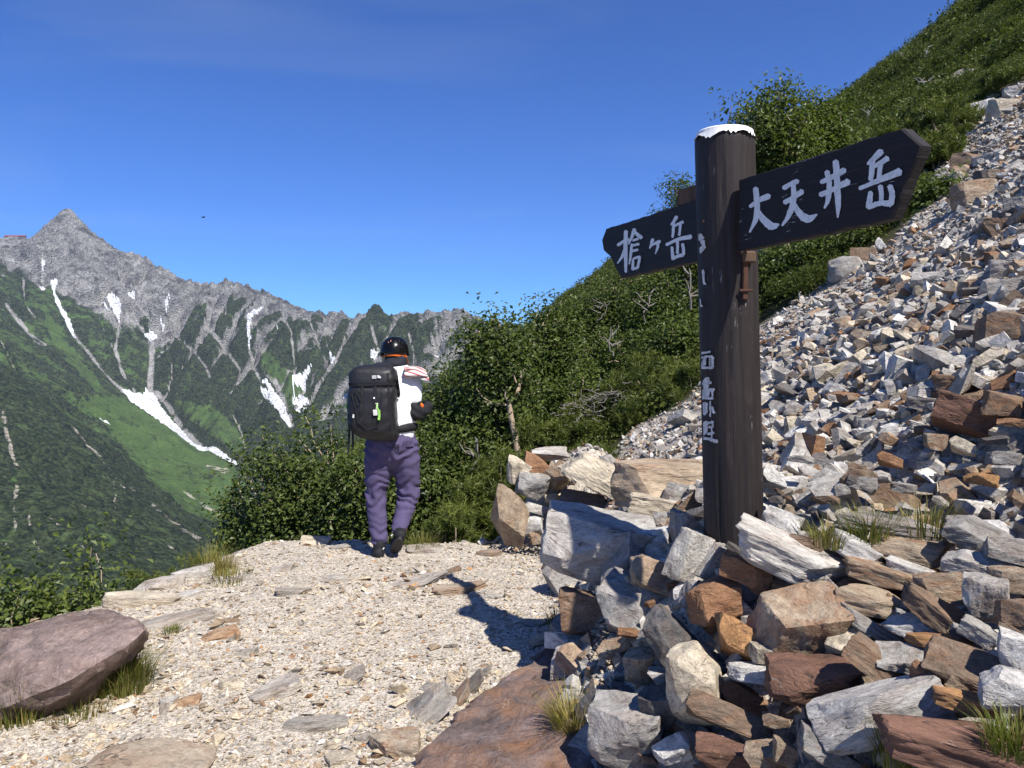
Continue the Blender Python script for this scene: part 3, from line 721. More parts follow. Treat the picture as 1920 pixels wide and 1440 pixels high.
H = [  # picture column, row, width, height, turn, tone, shape, label
 (1118, 1030, 190, 150, -8, 'pale', 'block', 'big pale grey rock crossed by the sign shadow, left side of the cairn'),
 (1160, 1042, 80, 85, 20, 'grey', 'wedge', 'shaded grey wedge rock against the big pale rock of the cairn'),
 (1227, 1014, 80, 62, 10, 'white', 'slab', 'smooth white stone half in post shadow behind the tan layered block'),
 (1292, 990, 60, 72, 0, 'grey', 'block', 'shaded bluish stone touching the left foot of the post'),
 (1239, 1084, 108, 105, 0, 'tan', 'block', 'tan layered block below the smooth white stone in the cairn'),
 (1285, 1040, 62, 108, -26, 'pale', 'slab', 'leaning weathered grey slab left of the post foot'),
 (1337, 1054, 30, 82, -32, 'pale', 'slab', 'narrow pale splinter stone leaning at the post foot'),
 (1400, 1072, 88, 66, -8, 'rust', 'block', 'pinkish brown block just below the front of the post'),
 (1482, 1042, 215, 84, -22, 'pale', 'slab', 'long pale grey slab resting against the right of the post'),
 (1100, 1150, 90, 112, 8, 'brown', 'block', 'dark brown shaded block at the left corner of the cairn'),
 (1180, 1145, 108, 150, -14, 'grey', 'block', 'large grey tan upright block in the left front of the cairn'),
 (1338, 1126, 90, 88, 4, 'rust', 'block', 'square rust brown block under the post front'),
 (1290, 1118, 38, 58, 10, 'grey', 'block', 'small grey stone wedged left of the square rust block'),
 (1239, 1158, 32, 42, 0, 'tan', 'block', 'small tan stone beside the large upright block'),
 (1263, 1198, 66, 134, 34, 'dark', 'slab', 'dark streaked stone with white flecks leaning above the cream boulder'),
 (1383, 1190, 66, 114, 10, 'orange', 'wedge', 'ochre wedge stone standing on end in the cairn middle'),
 (1300, 1280, 94, 168, 10, 'cream', 'round', 'tall cream pear-shaped boulder at the front of the cairn'),
 (1080, 1243, 84, 84, -6, 'pale', 'block', 'grey white cube-like stone at the left foot of the cairn'),
 (1160, 1277, 90, 66, -32, 'tan', 'block', 'brownish stone tipped over left of the cream boulder'),
 (1195, 1246, 54, 70, -10, 'tan', 'block', 'small tan stone between the tipped stone and the dark streaked one'),
 (1083, 1300, 70, 42, 6, 'white', 'slab', 'low white stone beside the dry grass tuft'),
 (1108, 1348, 48, 110, 8, 'dark', 'wedge', 'dark upright stone behind the dry grass tuft'),
 (1175, 1380, 132, 150, 5, 'grey', 'block', 'big grey tan rock at the bottom edge right of the grass tuft'),
 (1234, 1335, 62, 98, 8, 'dark', 'block', 'dark shaded stone left of the cream boulder foot'),
 (1259, 1405, 68, 62, 14, 'white', 'block', 'white streaked stone at the bottom edge under the cream boulder'),
 (1368, 1338, 150, 98, -3, 'brown', 'block', 'brown grey block with pale vein right of the cream boulder foot'),
 (1360, 1415, 104, 68, 0, 'red', 'block', 'reddish brown block cut by the bottom edge'),
 (1415, 1262, 92, 46, 4, 'white', 'slab', 'white slab under the ochre wedge stone'),
 (1432, 1418, 74, 60, 0, 'tan', 'block', 'grey tan stone at the bottom edge beside the reddish block'),
 (1500, 1158, 132, 168, -16, 'tan', 'block', 'large rusty tan slab tilted below the long pale slab'),
 (1566, 1165, 64, 60, -30, 'rust', 'wedge', 'rust coloured corner stone right of the large rusty tan slab'),
 (1588, 1208, 64, 84, -12, 'cream', 'wedge', 'pale stone with rusty side below the rust corner stone'),
 (1522, 1282, 150, 108, 4, 'red', 'block', 'dark red faceted block in the front of the cairn'),
 (1568, 1112, 40, 62, 8, 'pale', 'block', 'small pale upright stone under the end of the long slab'),
 (1645, 1130, 140, 58, -8, 'tan', 'slab', 'grey tan flat stone with a rusty left end'),
 (1655, 1078, 140, 54, -12, 'tan', 'slab', 'tan flat slab above the one with a rusty end'),
 (1605, 1032, 90, 48, -26, 'white', 'slab', 'white and grey striped stone by the grass behind the post'),
 (1500, 1020, 98, 44, -8, 'brown', 'slab', 'brown grey stone behind the long pale slab'),
 (1463, 985, 64, 64, -20, 'white', 'block', 'white veined stone right of the post foot'),
 (1700, 1030, 132, 54, -5, 'tan', 'slab', 'tan grey ledge stone under the long flat slab'),
 (1680, 986, 200, 42, -4, 'grey', 'slab', 'long flat grey slab with grass tufts along its front'),
 (1705, 1070, 80, 36, -12, 'white', 'slab', 'thin white striped slab under the tan grey ledge stone'),
 (1757, 1150, 136, 62, -36, 'brown', 'slab', 'brown grey slab slanting down to the right'),
 (1630, 1174, 120, 42, -28, 'grey', 'slab', 'narrow grey slab slanting beside the white trapezoid stone'),
 (1705, 1172, 90, 54, -3, 'white', 'wedge', 'small white trapezoid stone in the middle of the heap'),
 (1748, 1201, 86, 32, 5, 'orange', 'slab', 'flat ochre stone under the white trapezoid stone'),
 (1700, 1230, 100, 62, -10, 'pale', 'block', 'banded grey block below the flat ochre stone'),
 (1660, 1252, 156, 62, -36, 'brown', 'slab', 'dark brown slab slanting below the banded grey block'),
 (1752, 1268, 80, 66, -4, 'rust', 'block', 'reddish pyramid stone right of the banded grey block'),
 (1645, 1332, 232, 132, 26, 'pale', 'slab', 'very large whitish slab tilted across the lower right heap'),
 (1555, 1402, 100, 68, -12, 'grey', 'block', 'grey cracked stone at the foot of the very large whitish slab'),
 (1808, 1316, 114, 54, -8, 'orange', 'slab', 'bright orange flat stone above the big brown slab'),
 (1800, 1405, 285, 125, -6, 'red', 'slab', 'big flat red brown slab in the bottom right corner'),
 (1895, 1292, 94, 96, 0, 'white', 'block', 'white rounded block at the right edge beside the orange stone'),
 (1906, 1226, 62, 84, -8, 'white', 'block', 'white stone at the right edge above the rounded white block'),
 (1815, 1246, 130, 88, -22, 'brown', 'block', 'brown grey block left of the white stones at the right edge'),
 (1840, 1190, 70, 52, -14, 'pale', 'block', 'small grey white block perched above the brown grey block'),
 (1848, 1122, 72, 88, 2, 'pale', 'block', 'grey white upright block with dark cracks near the right edge'),
 (1765, 1102, 84, 66, 10, 'tan', 'block', 'tan grey stone left of the cracked upright block'),
 (1828, 1058, 100, 56, -3, 'pale', 'block', 'pale angular block above the cracked upright block'),
 (1898, 1088, 74, 54, 2, 'tan', 'slab', 'tan orange layered stone at the right edge'),
 (1904, 1148, 66, 60, 0, 'brown', 'block', 'shaded brown stone under the tan orange layered stone'),
 (1893, 1032, 80, 56, -4, 'grey', 'block', 'grey layered block at the right edge above the tan orange one'),
 (1832, 1000, 108, 56, -6, 'grey', 'block', 'grey tan boulder at the right end of the long flat slab'),
 (1525, 1372, 48, 62, 5, 'dark', 'block', 'dark stone in the gap below the dark red block'),
 (1472, 1412, 42, 62, -4, 'tan', 'block', 'small tan upright stone at the bottom edge below the dark gap'),
 (1429, 1228, 46, 54, 0, 'cream', 'block', 'small cream stone right of the ochre wedge stone'),
]
for (px, py, w, h, rot, tone, kind, lab) in H:
    place_rock(px, py, w, h, rot, tone, lab, kind, CAIRN, Y={1118: 3.95, 1160: 3.7, 1227: 3.75, 1292: 3.42, 1239: 3.38 if py < 1100 else None, 1285: 3.2, 1100: 3.72, 1180: 3.42}.get(px))
WALL = 'stones of the low heap beyond the signpost'
for (px, py, w, h, rot, tone, kind, lab) in [
 (957, 965, 66, 116, -12, 'tan', 'wedge', 'tall brown and grey stone standing at the left end of the heap'),
 (972, 878, 42, 58, 0, 'cream', 'block', 'pale corner stone on top of the heap left of the rust one'),
 (1030, 850, 64, 34, -6, 'pale', 'wedge', 'pale peaked stone forming the top of the low heap'),
 (1008, 872, 50, 44, -12, 'rust', 'block', 'rust brown block near the top of the low heap'),
 (1046, 890, 44, 60, -8, 'tan', 'block', 'tan stone right of the rust block in the low heap'),
 (998, 912, 54, 54, -8, 'grey', 'block', 'square grey stone in the face of the low heap'),
 (1120, 888, 124, 66, -26, 'cream', 'slab', 'cream and ochre slab tilted on the low heap'),
 (1143, 868, 38, 32, -10, 'grey', 'block', 'small grey block behind the cream slab'),
 (1250, 908, 190, 100, -3, 'tan', 'slab', 'broad rust streaked bedrock slab left of the post'),
 (1255, 958, 142, 60, -5, 'cream', 'block', 'pale tan rock below the broad rust streaked slab'),
 (1100, 938, 96, 36, -8, 'dark', 'slab', 'dark stone shaded under the cream slab'),
 (1070, 970, 84, 52, 5, 'brown', 'block', 'shaded brown stone at the foot of the low heap'),
 (1004, 953, 54, 22, -18, 'pale', 'slab', 'thin pale slab under the square grey stone'),
 (1034, 935, 24, 20, 0, 'cream', 'round', 'little cream stone in the middle of the low heap'),
 (1001, 985, 34, 38, 10, 'white', 'block', 'small white stone low in the heap'),
 (1008, 1008, 27, 28, 8, 'tan', 'block', 'small grey tan stone at the foot of the low heap'),
 (1195, 945, 50, 70, 6, 'grey', 'wedge', 'grey pointed stone between the cream slab and the pale tan rock')]:
    place_rock(px, py, w, h, rot, tone, lab, kind, WALL, Y={1250: 5.55, 1255: 5.15, 1195: 5.4, 1120: 6.25, 1100: 6.3, 1143: 6.6}.get(px, 6.2 + (1010 - py) / 170 * 0.5))
SCR = 'larger stones lying on the scree slope'
SL_ = [
 (1816, 780, 112, 74, -12, 'red', 'block', 'largest dark red block on the scree slope'),
 (1878, 762, 62, 50, -8, 'brown', 'block', 'brown block just behind the largest red block on the scree'),
 (1805, 722, 98, 37, -6, 'brown', 'slab', 'flat dark brown stone above the largest red block'),
 (1886, 632, 98, 88, -5, 'brown', 'block', 'big dark brown outcrop block at the right edge of the scree'),
 (1893, 510, 72, 44, -8, 'pale', 'slab', 'grey white slab at the right edge high on the scree'),
 (1745, 528, 64, 31, -6, 'pale', 'block', 'pale block high on the scree below the sign tip'),
 (1822, 548, 44, 37, 0, 'tan', 'block', 'tan block high on the scree near the right edge'),
 (1888, 548, 57, 46, 10, 'grey', 'block', 'grey streaked block below the grey white slab at the right edge'),
 (1592, 804, 50, 25, 3, 'rust', 'slab', 'flat rust stone on the scree right of the post'),
 (1680, 810, 58, 23, -4, 'white', 'slab', 'long white stone left of the largest red block'),
 (1625, 588, 54, 29, 24, 'pale', 'slab', 'grey white slab slanting on the upper scree'),
 (1583, 610, 29, 31, 10, 'tan', 'round', 'small tan stone left of the slanting slab'),
 (1700, 692, 38, 31, 10, 'white', 'wedge', 'white wedge stone in the middle of the scree'),
 (1740, 757, 73, 27, -4, 'grey', 'slab', 'grey layered slab left of the flat dark brown stone'),
 (1670, 862, 42, 33, 0, 'rust', 'wedge', 'rust brown pointed stone low on the scree'),
 (1754, 828, 38, 31, -4, 'tan', 'block', 'tan block below the long white stone'),
 (1808, 836, 42, 37, 0, 'cream', 'wedge', 'cream pointed stone below the largest red block'),
 (1606, 896, 53, 36, -5, 'brown', 'block', 'dark brown block low on the scree near the post'),
 (1840, 898, 55, 25, -4, 'orange', 'slab', 'flat ochre stone low on the scree near the right edge'),
 (1883, 713, 42, 33, 10, 'rust', 'wedge', 'pinkish rust stone at the right edge above the red block'),
 (1449, 895, 36, 48, 10, 'white', 'block', 'white stone on the scree beside the post'),
 (1905, 455, 42, 38, 0, 'tan', 'block', 'tan brown stone at the right edge above the grey white slab'),
 (1873, 430, 52, 36, -6, 'brown', 'block', 'dark tan block near the top of the scree'),
 (1652, 462, 17, 30, -8, 'white', 'wedge', 'little white upright stone at the scree top under the sign'),
 (1640, 690, 44, 26, 8, 'pale', 'slab', 'pale flat stone left of the white wedge stone'),
 (1530, 700, 34, 24, -14, 'pale', 'slab', 'pale tilted stone on the scree right of the post shaft'),
 (1570, 745, 38, 24, 12, 'brown', 'block', 'brown stone above the flat rust stone'),
 (1490, 770, 36, 24, -10, 'grey', 'slab', 'grey flat stone on the scree close to the post'),
 (1880, 860, 52, 30, -4, 'grey', 'block', 'grey stone near the right edge below the cream pointed stone')]
SHEROES = [(h[0], h[1], h[7]) for h in SL_]
for (px, py, w, h, rot, tone, kind, lab) in SL_:
    place_rock(px, py, w, h, rot, tone, lab, kind, SCR)
for (px, py, w, h, rot, tone, kind, lab) in [
 (1587, 508, 58, 50, 0, 'grey', 'round', 'rounded grey boulder at the edge of the bushes under the sign'),
 (1618, 488, 42, 42, 0, 'brown', 'block', 'brownish boulder beside the rounded grey one'),
 (1835, 158, 82, 56, 8, 'grey', 'block', 'large grey outcrop rock among the pines at upper right'),
 (1838, 207, 44, 32, 4, 'white', 'block', 'white block at the top of the scree below the outcrop'),
 (1886, 208, 60, 38, -8, 'cream', 'slab', 'cream slab beside the white block at the top of the scree'),
 (1874, 176, 46, 28, 5, 'white', 'wedge', 'white pointed stone just below the large outcrop'),
 (1907, 178, 40, 30, 5, 'pale', 'block', 'pale stone at the right edge below the large outcrop'),
 (1800, 247, 48, 42, 12, 'pale', 'block', 'grey white block above the sign tip'),
 (1775, 252, 22, 34, -24, 'white', 'slab', 'thin white stone leaning on the grey white block above the sign'),
 (1768, 292, 80, 48, -4, 'grey', 'block', 'blue grey bedrock just behind the sign tip'),
 (1818, 308, 56, 32, -6, 'brown', 'slab', 'brown slab right of the blue grey bedrock'),
 (1850, 300, 50, 20, 5, 'pale', 'slab', 'thin pale slab above the brown one'),
 (1803, 330, 26, 36, 5, 'tan', 'block', 'small tan upright stone in the dark cluster'),
 (1850, 340, 40, 34, 0, 'dark', 'block', 'dark stone in the cluster high on the scree'),
 (1873, 335, 34, 28, -10, 'tan', 'block', 'tan stone right of the dark cluster stone'),
 (1826, 372, 70, 52, 10, 'tan', 'round', 'tan grey bedrock knob below the dark cluster'),
 (1775, 350, 46, 44, 0, 'pale', 'block', 'pale rock face beside the sign tip'),
 (1905, 390, 40, 36, 0, 'grey', 'block', 'grey stone at the right edge beside the bedrock knob')]:
    place_rock(px, py, w, h, rot, tone, lab, kind, 'rocks at the top of the scree')
PATHG = 'stones set in the trodden path'
for (px, py, w, h, rot, tone, kind, lab, lift) in [
 (513, 1297, 96, 52, 10, 'pale', 'slab', 'striped grey tan stone bedded in the path', 0.0),
 (592, 1358, 114, 42, 3, 'grey', 'slab', 'flat grey stone lying loose on the near path', 0.25),
 (353, 1316, 48, 28, 4, 'orange', 'block', 'small orange stone on the path near the grass', 0.3),
 (318, 1320, 32, 30, 0, 'white', 'block', 'small white stone left of the orange one', 0.2),
 (433, 1290, 48, 48, 0, 'cream', 'round', 'pale stone sunk in the path left of the striped one', -0.15),
 (290, 1425, 210, 70, -4, 'tan', 'round', 'broad rusty grey rock sunk in the path at the bottom left', -0.05),
 (786, 1336, 136, 60, 40, 'grey', 'slab', 'grey slab dipping beside the big brown outcrop', 0.1),
 (742, 1400, 90, 84, 5, 'tan', 'block', 'tan grey block at the bottom edge left of the outcrop', 0.1),
 (852, 1312, 84, 26, 44, 'brown', 'slab', 'thin brown slab leaning along the outcrop edge', 0.1),
 (880, 1292, 70, 22, 44, 'dark', 'slab', 'thin dark slab between outcrop and path', 0.1),
 (770, 1094, 140, 26, 9, 'grey', 'slab', 'low grey ridge of rock across the middle of the path', 0.02),
 (550, 1112, 66, 26, -4, 'grey', 'slab', 'flat bluish grey stone on the left of the path', 0.0),
 (525, 1070, 52, 22, 8, 'grey', 'slab', 'small flat grey stone near the path rim', 0.0),
 (632, 1090, 54, 28, 0, 'pale', 'slab', 'rounded flat stone bedded in front of the hiker', -0.05),
 (862, 1106, 100, 34, 4, 'tan', 'slab', 'brown grey flat rock at the tip of the sign shadow', -0.05),
 (463, 1226, 38, 28, 0, 'grey', 'slab', 'small grey chip bedded left of the path middle', 0.0),
 (412, 1192, 70, 28, 12, 'orange', 'slab', 'orange tinged stone bedded near the grey ledge', -0.05),
 (434, 1164, 32, 15, 0, 'brown', 'slab', 'little brown chip beyond the grey ledge', 0.3),
 (335, 1162, 140, 44, 6, 'grey', 'slab', 'dark grey ledge beside the big mauve boulder', 0.05),
 (268, 1130, 128, 44, -8, 'cream', 'slab', 'cream rock on the rim behind the big mauve boulder', 0.2),
 (300, 1100, 86, 38, 5, 'pale', 'slab', 'pale grey rock on the rim above the cream rock', 0.2),
 (363, 1078, 70, 36, 8, 'white', 'block', 'white cracked rock on the path rim', 0.25),
 (359, 1118, 44, 24, 8, 'white', 'block', 'small white block below the white cracked rock', 0.25),
 (452, 1088, 44, 22, 10, 'grey', 'slab', 'grey flat stone beside the rim grass', 0.0),
 (655, 1272, 60, 22, 24, 'grey', 'slab', 'thin grey stone bedded in the path centre', -0.1),
 (640, 1420, 56, 26, 0, 'cream', 'slab', 'pale flat stone at the bottom of the path', 0.0),
 (680, 1388, 28, 24, 0, 'grey', 'block', 'small grey stone left of the tan grey block', 0.2),
 (542, 1014, 44, 28, 0, 'orange', 'block', 'orange tan stone on the rim left of the hiker', 0.25),
 (592, 1017, 52, 30, -10, 'cream', 'block', 'white and rusty stone on the rim left of the hiker', 0.25),
 (636, 1027, 42, 18, -3, 'grey', 'wedge', 'small grey stone on the rim close to the hiker', 0.2),
 (797, 1033, 66, 22, -3, 'grey', 'round', 'low grey rock on the rim right of the hiker feet', 0.0),
 (498, 1008, 20, 14, 0, 'white', 'block', 'tiny white stone in the rim grass', 0.25),
 (918, 1040, 46, 20, 5, 'brown', 'slab', 'dark brown jagged stone near the low heap', 0.2),
 (1440 - 460, 1045, 24, 16, 0, 'cream', 'block', 'little cream stone in front of the low heap', 0.2),
 (845, 1072, 40, 16, 20, 'brown', 'slab', 'brown flat stone at the right end of the rock ridge', 0.0),
 (1000, 1170, 46, 18, 0, 'grey', 'slab', 'grey stone inside the sign shadow', 0.1),
 (930, 1120, 30, 14, 0, 'pale', 'slab', 'pale chip beside the sign shadow', 0.2),
 (845, 1212, 26, 9, 0, 'dark', 'slab', 'thin dark flake on the path right of the centre', 0.3),
 (800, 1290, 36, 20, 30, 'grey', 'slab', 'pointed grey flake at the top of the dipping slab', 0.1),
 (905, 1262, 40, 16, 40, 'grey', 'slab', 'narrow grey flake beside the brown outcrop', 0.1),
 (1010, 1205, 60, 30, 20, 'tan', 'slab', 'tan rock at the top end of the brown outcrop', 0.1)]:
    place_rock(px, py, w, h, rot, tone, lab, kind, PATHG, lift=lift - 0.06, dust=0.38, depth=(0.9 * w * 3.2 / FPX if lift < 0.15 else None))
# bedrock built from its own corner points: a hull, then broken up like the other rocks
def at_z(px, py, z):
    d = ray(px, py); t = (z - CAMZ) / d[2]
    return d * t + np.array([0, 0, CAMZ])
def hull_rock(pts, tone, label, seed, ru=None, target=0.05, amp=0.034):
    pts = np.array(pts); c = pts.mean(0); bm = bmesh.new()
    for p in pts: bm.verts.new(p - c)
    res = bmesh.ops.convex_hull(bm, input=bm.verts[:])
    bmesh.ops.delete(bm, geom=[v for v in bm.verts if not v.link_faces], context='VERTS')
    bmesh.ops.dissolve_limit(bm, angle_limit=0.05, verts=bm.verts[:], edges=bm.edges[:]); bmesh.ops.triangulate(bm, faces=bm.faces[:])
    for _ in range(7):
        es = [e for e in bm.edges if e.calc_length() > target]
        if not es or len(bm.faces) > 9000: break
        bmesh.ops.subdivide_edges(bm, edges=es, cuts=1, use_grid_fill=True); bmesh.ops.triangulate(bm, faces=[f for f in bm.faces if len(f.verts) > 3])
    bmesh.ops.smooth_vert(bm, verts=bm.verts[:], factor=0.3, use_axis_x=True, use_axis_y=True, use_axis_z=True); bm.normal_update()
    off = Vector((seed * 3.1, seed, 0)); mv = []
    for v in bm.verts:
        p = v.co; lay = p.z * 13 + p.x * 1.2 + 1.5 * mnoise.noise(p * 3 + off); led = (1 - abs(v.normal.z)) * abs((lay % 1) - 0.5)
        mv.append(v.normal * amp * (1.1 * mnoise.noise(p * 3 + off) + 0.6 * mnoise.noise(p * 8 + off) + 0.45 * mnoise.noise(p * 16 + off) + 0.30 * mnoise.noise(p * 34 + off) + 2.6 * led + 1.8 * mnoise.noise(p * 1.3 - off) - 1.4 * max(0, mnoise.noise(p * 4.5 - off) - 0.32)))
    for v, d in zip(bm.verts, mv): v.co += d
    me = bpy.data.meshes.new('rock_bedrock'); bm.normal_update(); bm.to_mesh(me); bm.free()
    for p in me.polygons: p.use_smooth = True
    me.set_sharp_from_angle(angle=math.radians(28)); me.materials.append(M_BED)
    o = link('rock', me); o.location = c; cc, r0 = TONE[tone]; o.color = (*cc, r0 if ru is None else ru); tag(o, label, 'rock')
    return o
up_ = [at_z(1062, 1188, .10), at_z(1000, 1236, .07), at_z(905, 1312, .06), at_z(832, 1385, .05), at_z(790, 1470, .05), at_z(1000, 1530, .10), at_z(1115, 1470, .14), at_z(1100, 1330, .14), at_z(1080, 1250, .12)]
hull_rock(up_ + [p * np.array([1, 1, 0]) + np.array([-.02, 0, -.22]) for p in up_], 'mauve', 'broad brown bedrock outcrop along the right edge of the path', 3, 0.55)
up_ = [at_z(-160, 1200, .26), at_z(60, 1170, .31), at_z(205, 1131, .33), at_z(262, 1158, .31), at_z(272, 1180, .29), at_z(225, 1218, .26), at_z(135, 1272, .20), at_z(20, 1240, .21), at_z(-120, 1262, .19)]
lo_ = [at_z(-160, 1390, -.02), at_z(60, 1345, -.03), at_z(118, 1338, -.03), at_z(160, 1326, -.03), at_z(228, 1268, -.02), at_z(262, 1235, .0), at_z(255, 1200, .1), at_z(60, 1235, .0)]
hull_rock(up_ + lo_, 'mauve', 'big flat mauve boulder on the left rim of the path', 5, 0.12, 0.05, 0.026)

# filler stones: individuals between the larger ones, each told by its nearest larger neighbour
import re as _re
HEROES = [(h[0], h[1], h[7]) for h in H]; USED = set()
WORD = {'white': 'white', 'pale': 'pale grey', 'grey': 'grey', 'dark': 'dark', 'tan': 'tan', 'brown': 'brown', 'rust': 'rust red', 'cream': 'cream', 'red': 'dark red', 'orange': 'orange'}
def near_label(px, py, tone, heroes, lead):
    for hx, hy, hl in sorted(heroes, key=lambda h: (h[0] - px) ** 2 + (h[1] - py) ** 2):
        sh_ = _re.split(r' (?:at|in|on|of|with|under|below|above|left|right|just|behind|beside|between|near|leaning|resting|standing|touching|crossed|half|against|high|low|cut|by|across|along|tilted|tipped|slanting|directly|lying|perched|close|wedged|beyond|among) ', hl + ' ')[0].strip()
        dx, dy = px - hx, py - hy
        side = ('right of' if dx > 0 else 'left of') if abs(dx) > abs(dy) else ('below' if dy > 0 else 'above')
        lab = f'{lead} {WORD[tone]} stone {side} the {sh_}'
        if lab not in USED and len(lab.split()) <= 15:
            USED.add(lab); return lab
    return f'{lead} {WORD[tone]} stone among the others'
r = random.Random(5)
tl = ['white', 'pale', 'pale', 'grey', 'grey', 'tan', 'brown', 'rust', 'cream', 'dark']
for i in range(90):
    px, py = r.uniform(1060, 1915), r.uniform(960, 1435)
    if px < 1130 and py > 1330: continue
    if min((px - h[0]) ** 2 + (py - h[1]) ** 2 for h in H) < 26 ** 2: continue
    s = r.uniform(24, 44) * (0.6 + 0.7 * (py - 950) / 490)
    t = r.choice(tl)
    place_rock(px, py, s * r.uniform(0.9, 1.5), s * r.uniform(0.6, 1.0), r.uniform(-40, 40), t, near_label(px, py, t, HEROES, 'small'), r.choice(['block', 'block', 'slab', 'wedge']), 'gap stones of the cairn', lift=-0.30)
for i in range(58):
    px = r.uniform(1430, 1915); py = r.uniform(560, 945)
    s = r.uniform(20, 34) * (0.55 + 0.6 * (py - 400) / 520); t = r.choice(tl)
    place_rock(px, py, s * r.uniform(0.9, 1.6), s * r.uniform(0.5, 0.9), r.uniform(-30, 30), t, near_label(px, py, t, SHEROES, 'hand-sized'), r.choice(['block', 'slab', 'wedge']), 'loose stones on the scree', lift=0.2)

# ------------------------------------------------------------------ merged small stones
def low_rocks(n, seed):
    out = []
    for k in range(n):
        bm = rock_bm(seed + k, ['block', 'slab', 'wedge'][k % 3])
        bmesh.ops.triangulate(bm, faces=bm.faces[:])
        co = np.array([v.co for v in bm.verts]); lo, hi = co.min(0), co.max(0)
        F = np.array([[v.index for v in f.verts] for f in bm.faces]); bm.verts.index_update()
        F = np.array([[v.index for v in f.verts] for f in bm.faces])
        out.append(((co - lo) / (hi - lo) - 0.5, F)); bm.free()
    return out
def rotmats(n, maxtilt=0.5):
    a = rng.uniform(0, 6.283, n); tx = rng.normal(0, maxtilt, n); ty = rng.normal(0, maxtilt, n)
    ca, sa, cx_, sx_, cy_, sy_ = np.cos(a), np.sin(a), np.cos(tx), np.sin(tx), np.cos(ty), np.sin(ty)
    Z = np.zeros((n, 3, 3)); Z[:, 0, 0] = ca; Z[:, 0, 1] = -sa; Z[:, 1, 0] = sa; Z[:, 1, 1] = ca; Z[:, 2, 2] = 1
    X = np.zeros((n, 3, 3)); X[:, 0, 0] = 1; X[:, 1, 1] = cx_; X[:, 1, 2] = -sx_; X[:, 2, 1] = sx_; X[:, 2, 2] = cx_
    Y = np.zeros((n, 3, 3)); Y[:, 1, 1] = 1; Y[:, 0, 0] = cy_; Y[:, 0, 2] = sy_; Y[:, 2, 0] = -sy_; Y[:, 2, 2] = cy_
    return X @ Y @ Z
def scatter(bases, pos, scl, R, colors):
    Vs, Fs, Cs, off = [], [], [], 0
    which = rng.integers(0, len(bases), len(pos))
    for k, (bv, bf) in enumerate(bases):
        i = np.where(which == k)[0]
        if not len(i): continue
        v = bv[None] * scl[i][:, None, :]
        v = np.einsum('nij,nkj->nki', R[i], v) + pos[i][:, None, :]
        Vs.append(v.reshape(-1, 3)); Cs.append(np.repeat(colors[i], len(bv), 0))
        Fs.append((bf[None] + (off + np.arange(len(i)) * len(bv))[:, None, None]).reshape(-1, 3)); off += len(i) * len(bv)
    return np.vstack(Vs), np.vstack(Fs), np.vstack(Cs)
def tones(n, table, jit=0.12):
    names = list(table); p = np.array([table[k] for k in names], float); p /= p.sum()
    ix = rng.choice(len(names), n, p=p)
    c = np.array([[*TONE[k][0], TONE[k][1]] for k in names])[ix]
    c[:, :3] *= rng.uniform(1 - jit, 1 + jit, (n, 1)); c[:, 3] *= rng.uniform(0.3, 1.2, n)
    return c
LOW = low_rocks(10, 301)
# scree: sizes fall off towards the bushes, as on the slope
n = 41000
px = rng.uniform(960, 2100, n); 
sx = rng.uniform(0.25, 11.5, n) ** 1.0; sy = rng.uniform(1.7, 13.0, n)
keep = (sy < veg_edge(sx) + 0.15) & (Gf(sx, sy) > 0.03) & (sx > np.interp(sy, _ty, _tx) - 0.03)
sx, sy = sx[keep], sy[keep]
sz = Gf(sx, sy)
ppx, ppy = proj(np.stack([sx, sy, sz], -1))
k = (ppx > 940) & (ppx < 2150) & (ppy > -60) & (ppy < 1560)
sx, sy, sz = sx[k], sy[k], sz[k]; n = len(sx)
edge = np.clip((veg_edge(sx) - sy) / 3.2, 0, 1)
size = (0.024 + 0.028 * edge) * np.exp(rng.normal(0, 0.42, n)) * (0.85 + 0.35 * fbm(sx / 0.9, sy / 0.9, 2, 77)) * 1.35
scl = np.stack([size * rng.uniform(0.9, 1.8, n), size * rng.uniform(0.7, 1.2, n), size * rng.uniform(0.35, 0.8, n)], -1)
pos = np.stack([sx, sy, sz - dip(sx, sy) + size * rng.uniform(-0.05, 0.35, n)], -1)
V, F, C = scatter(LOW, pos, scl, rotmats(n, 0.55), tones(n, {'white': 3.2, 'pale': 5.2, 'grey': 4, 'tan': 2.4, 'brown': 1.5, 'rust': 0.7, 'cream': 1.7, 'dark': 1.0}))
nscree = n
me = raw_mesh('scree', V, F, False, C)
tag(link('scree', me, M_SCREE), 'loose grey and tan rubble covering the slope behind the signpost', 'scree', kind='stuff')
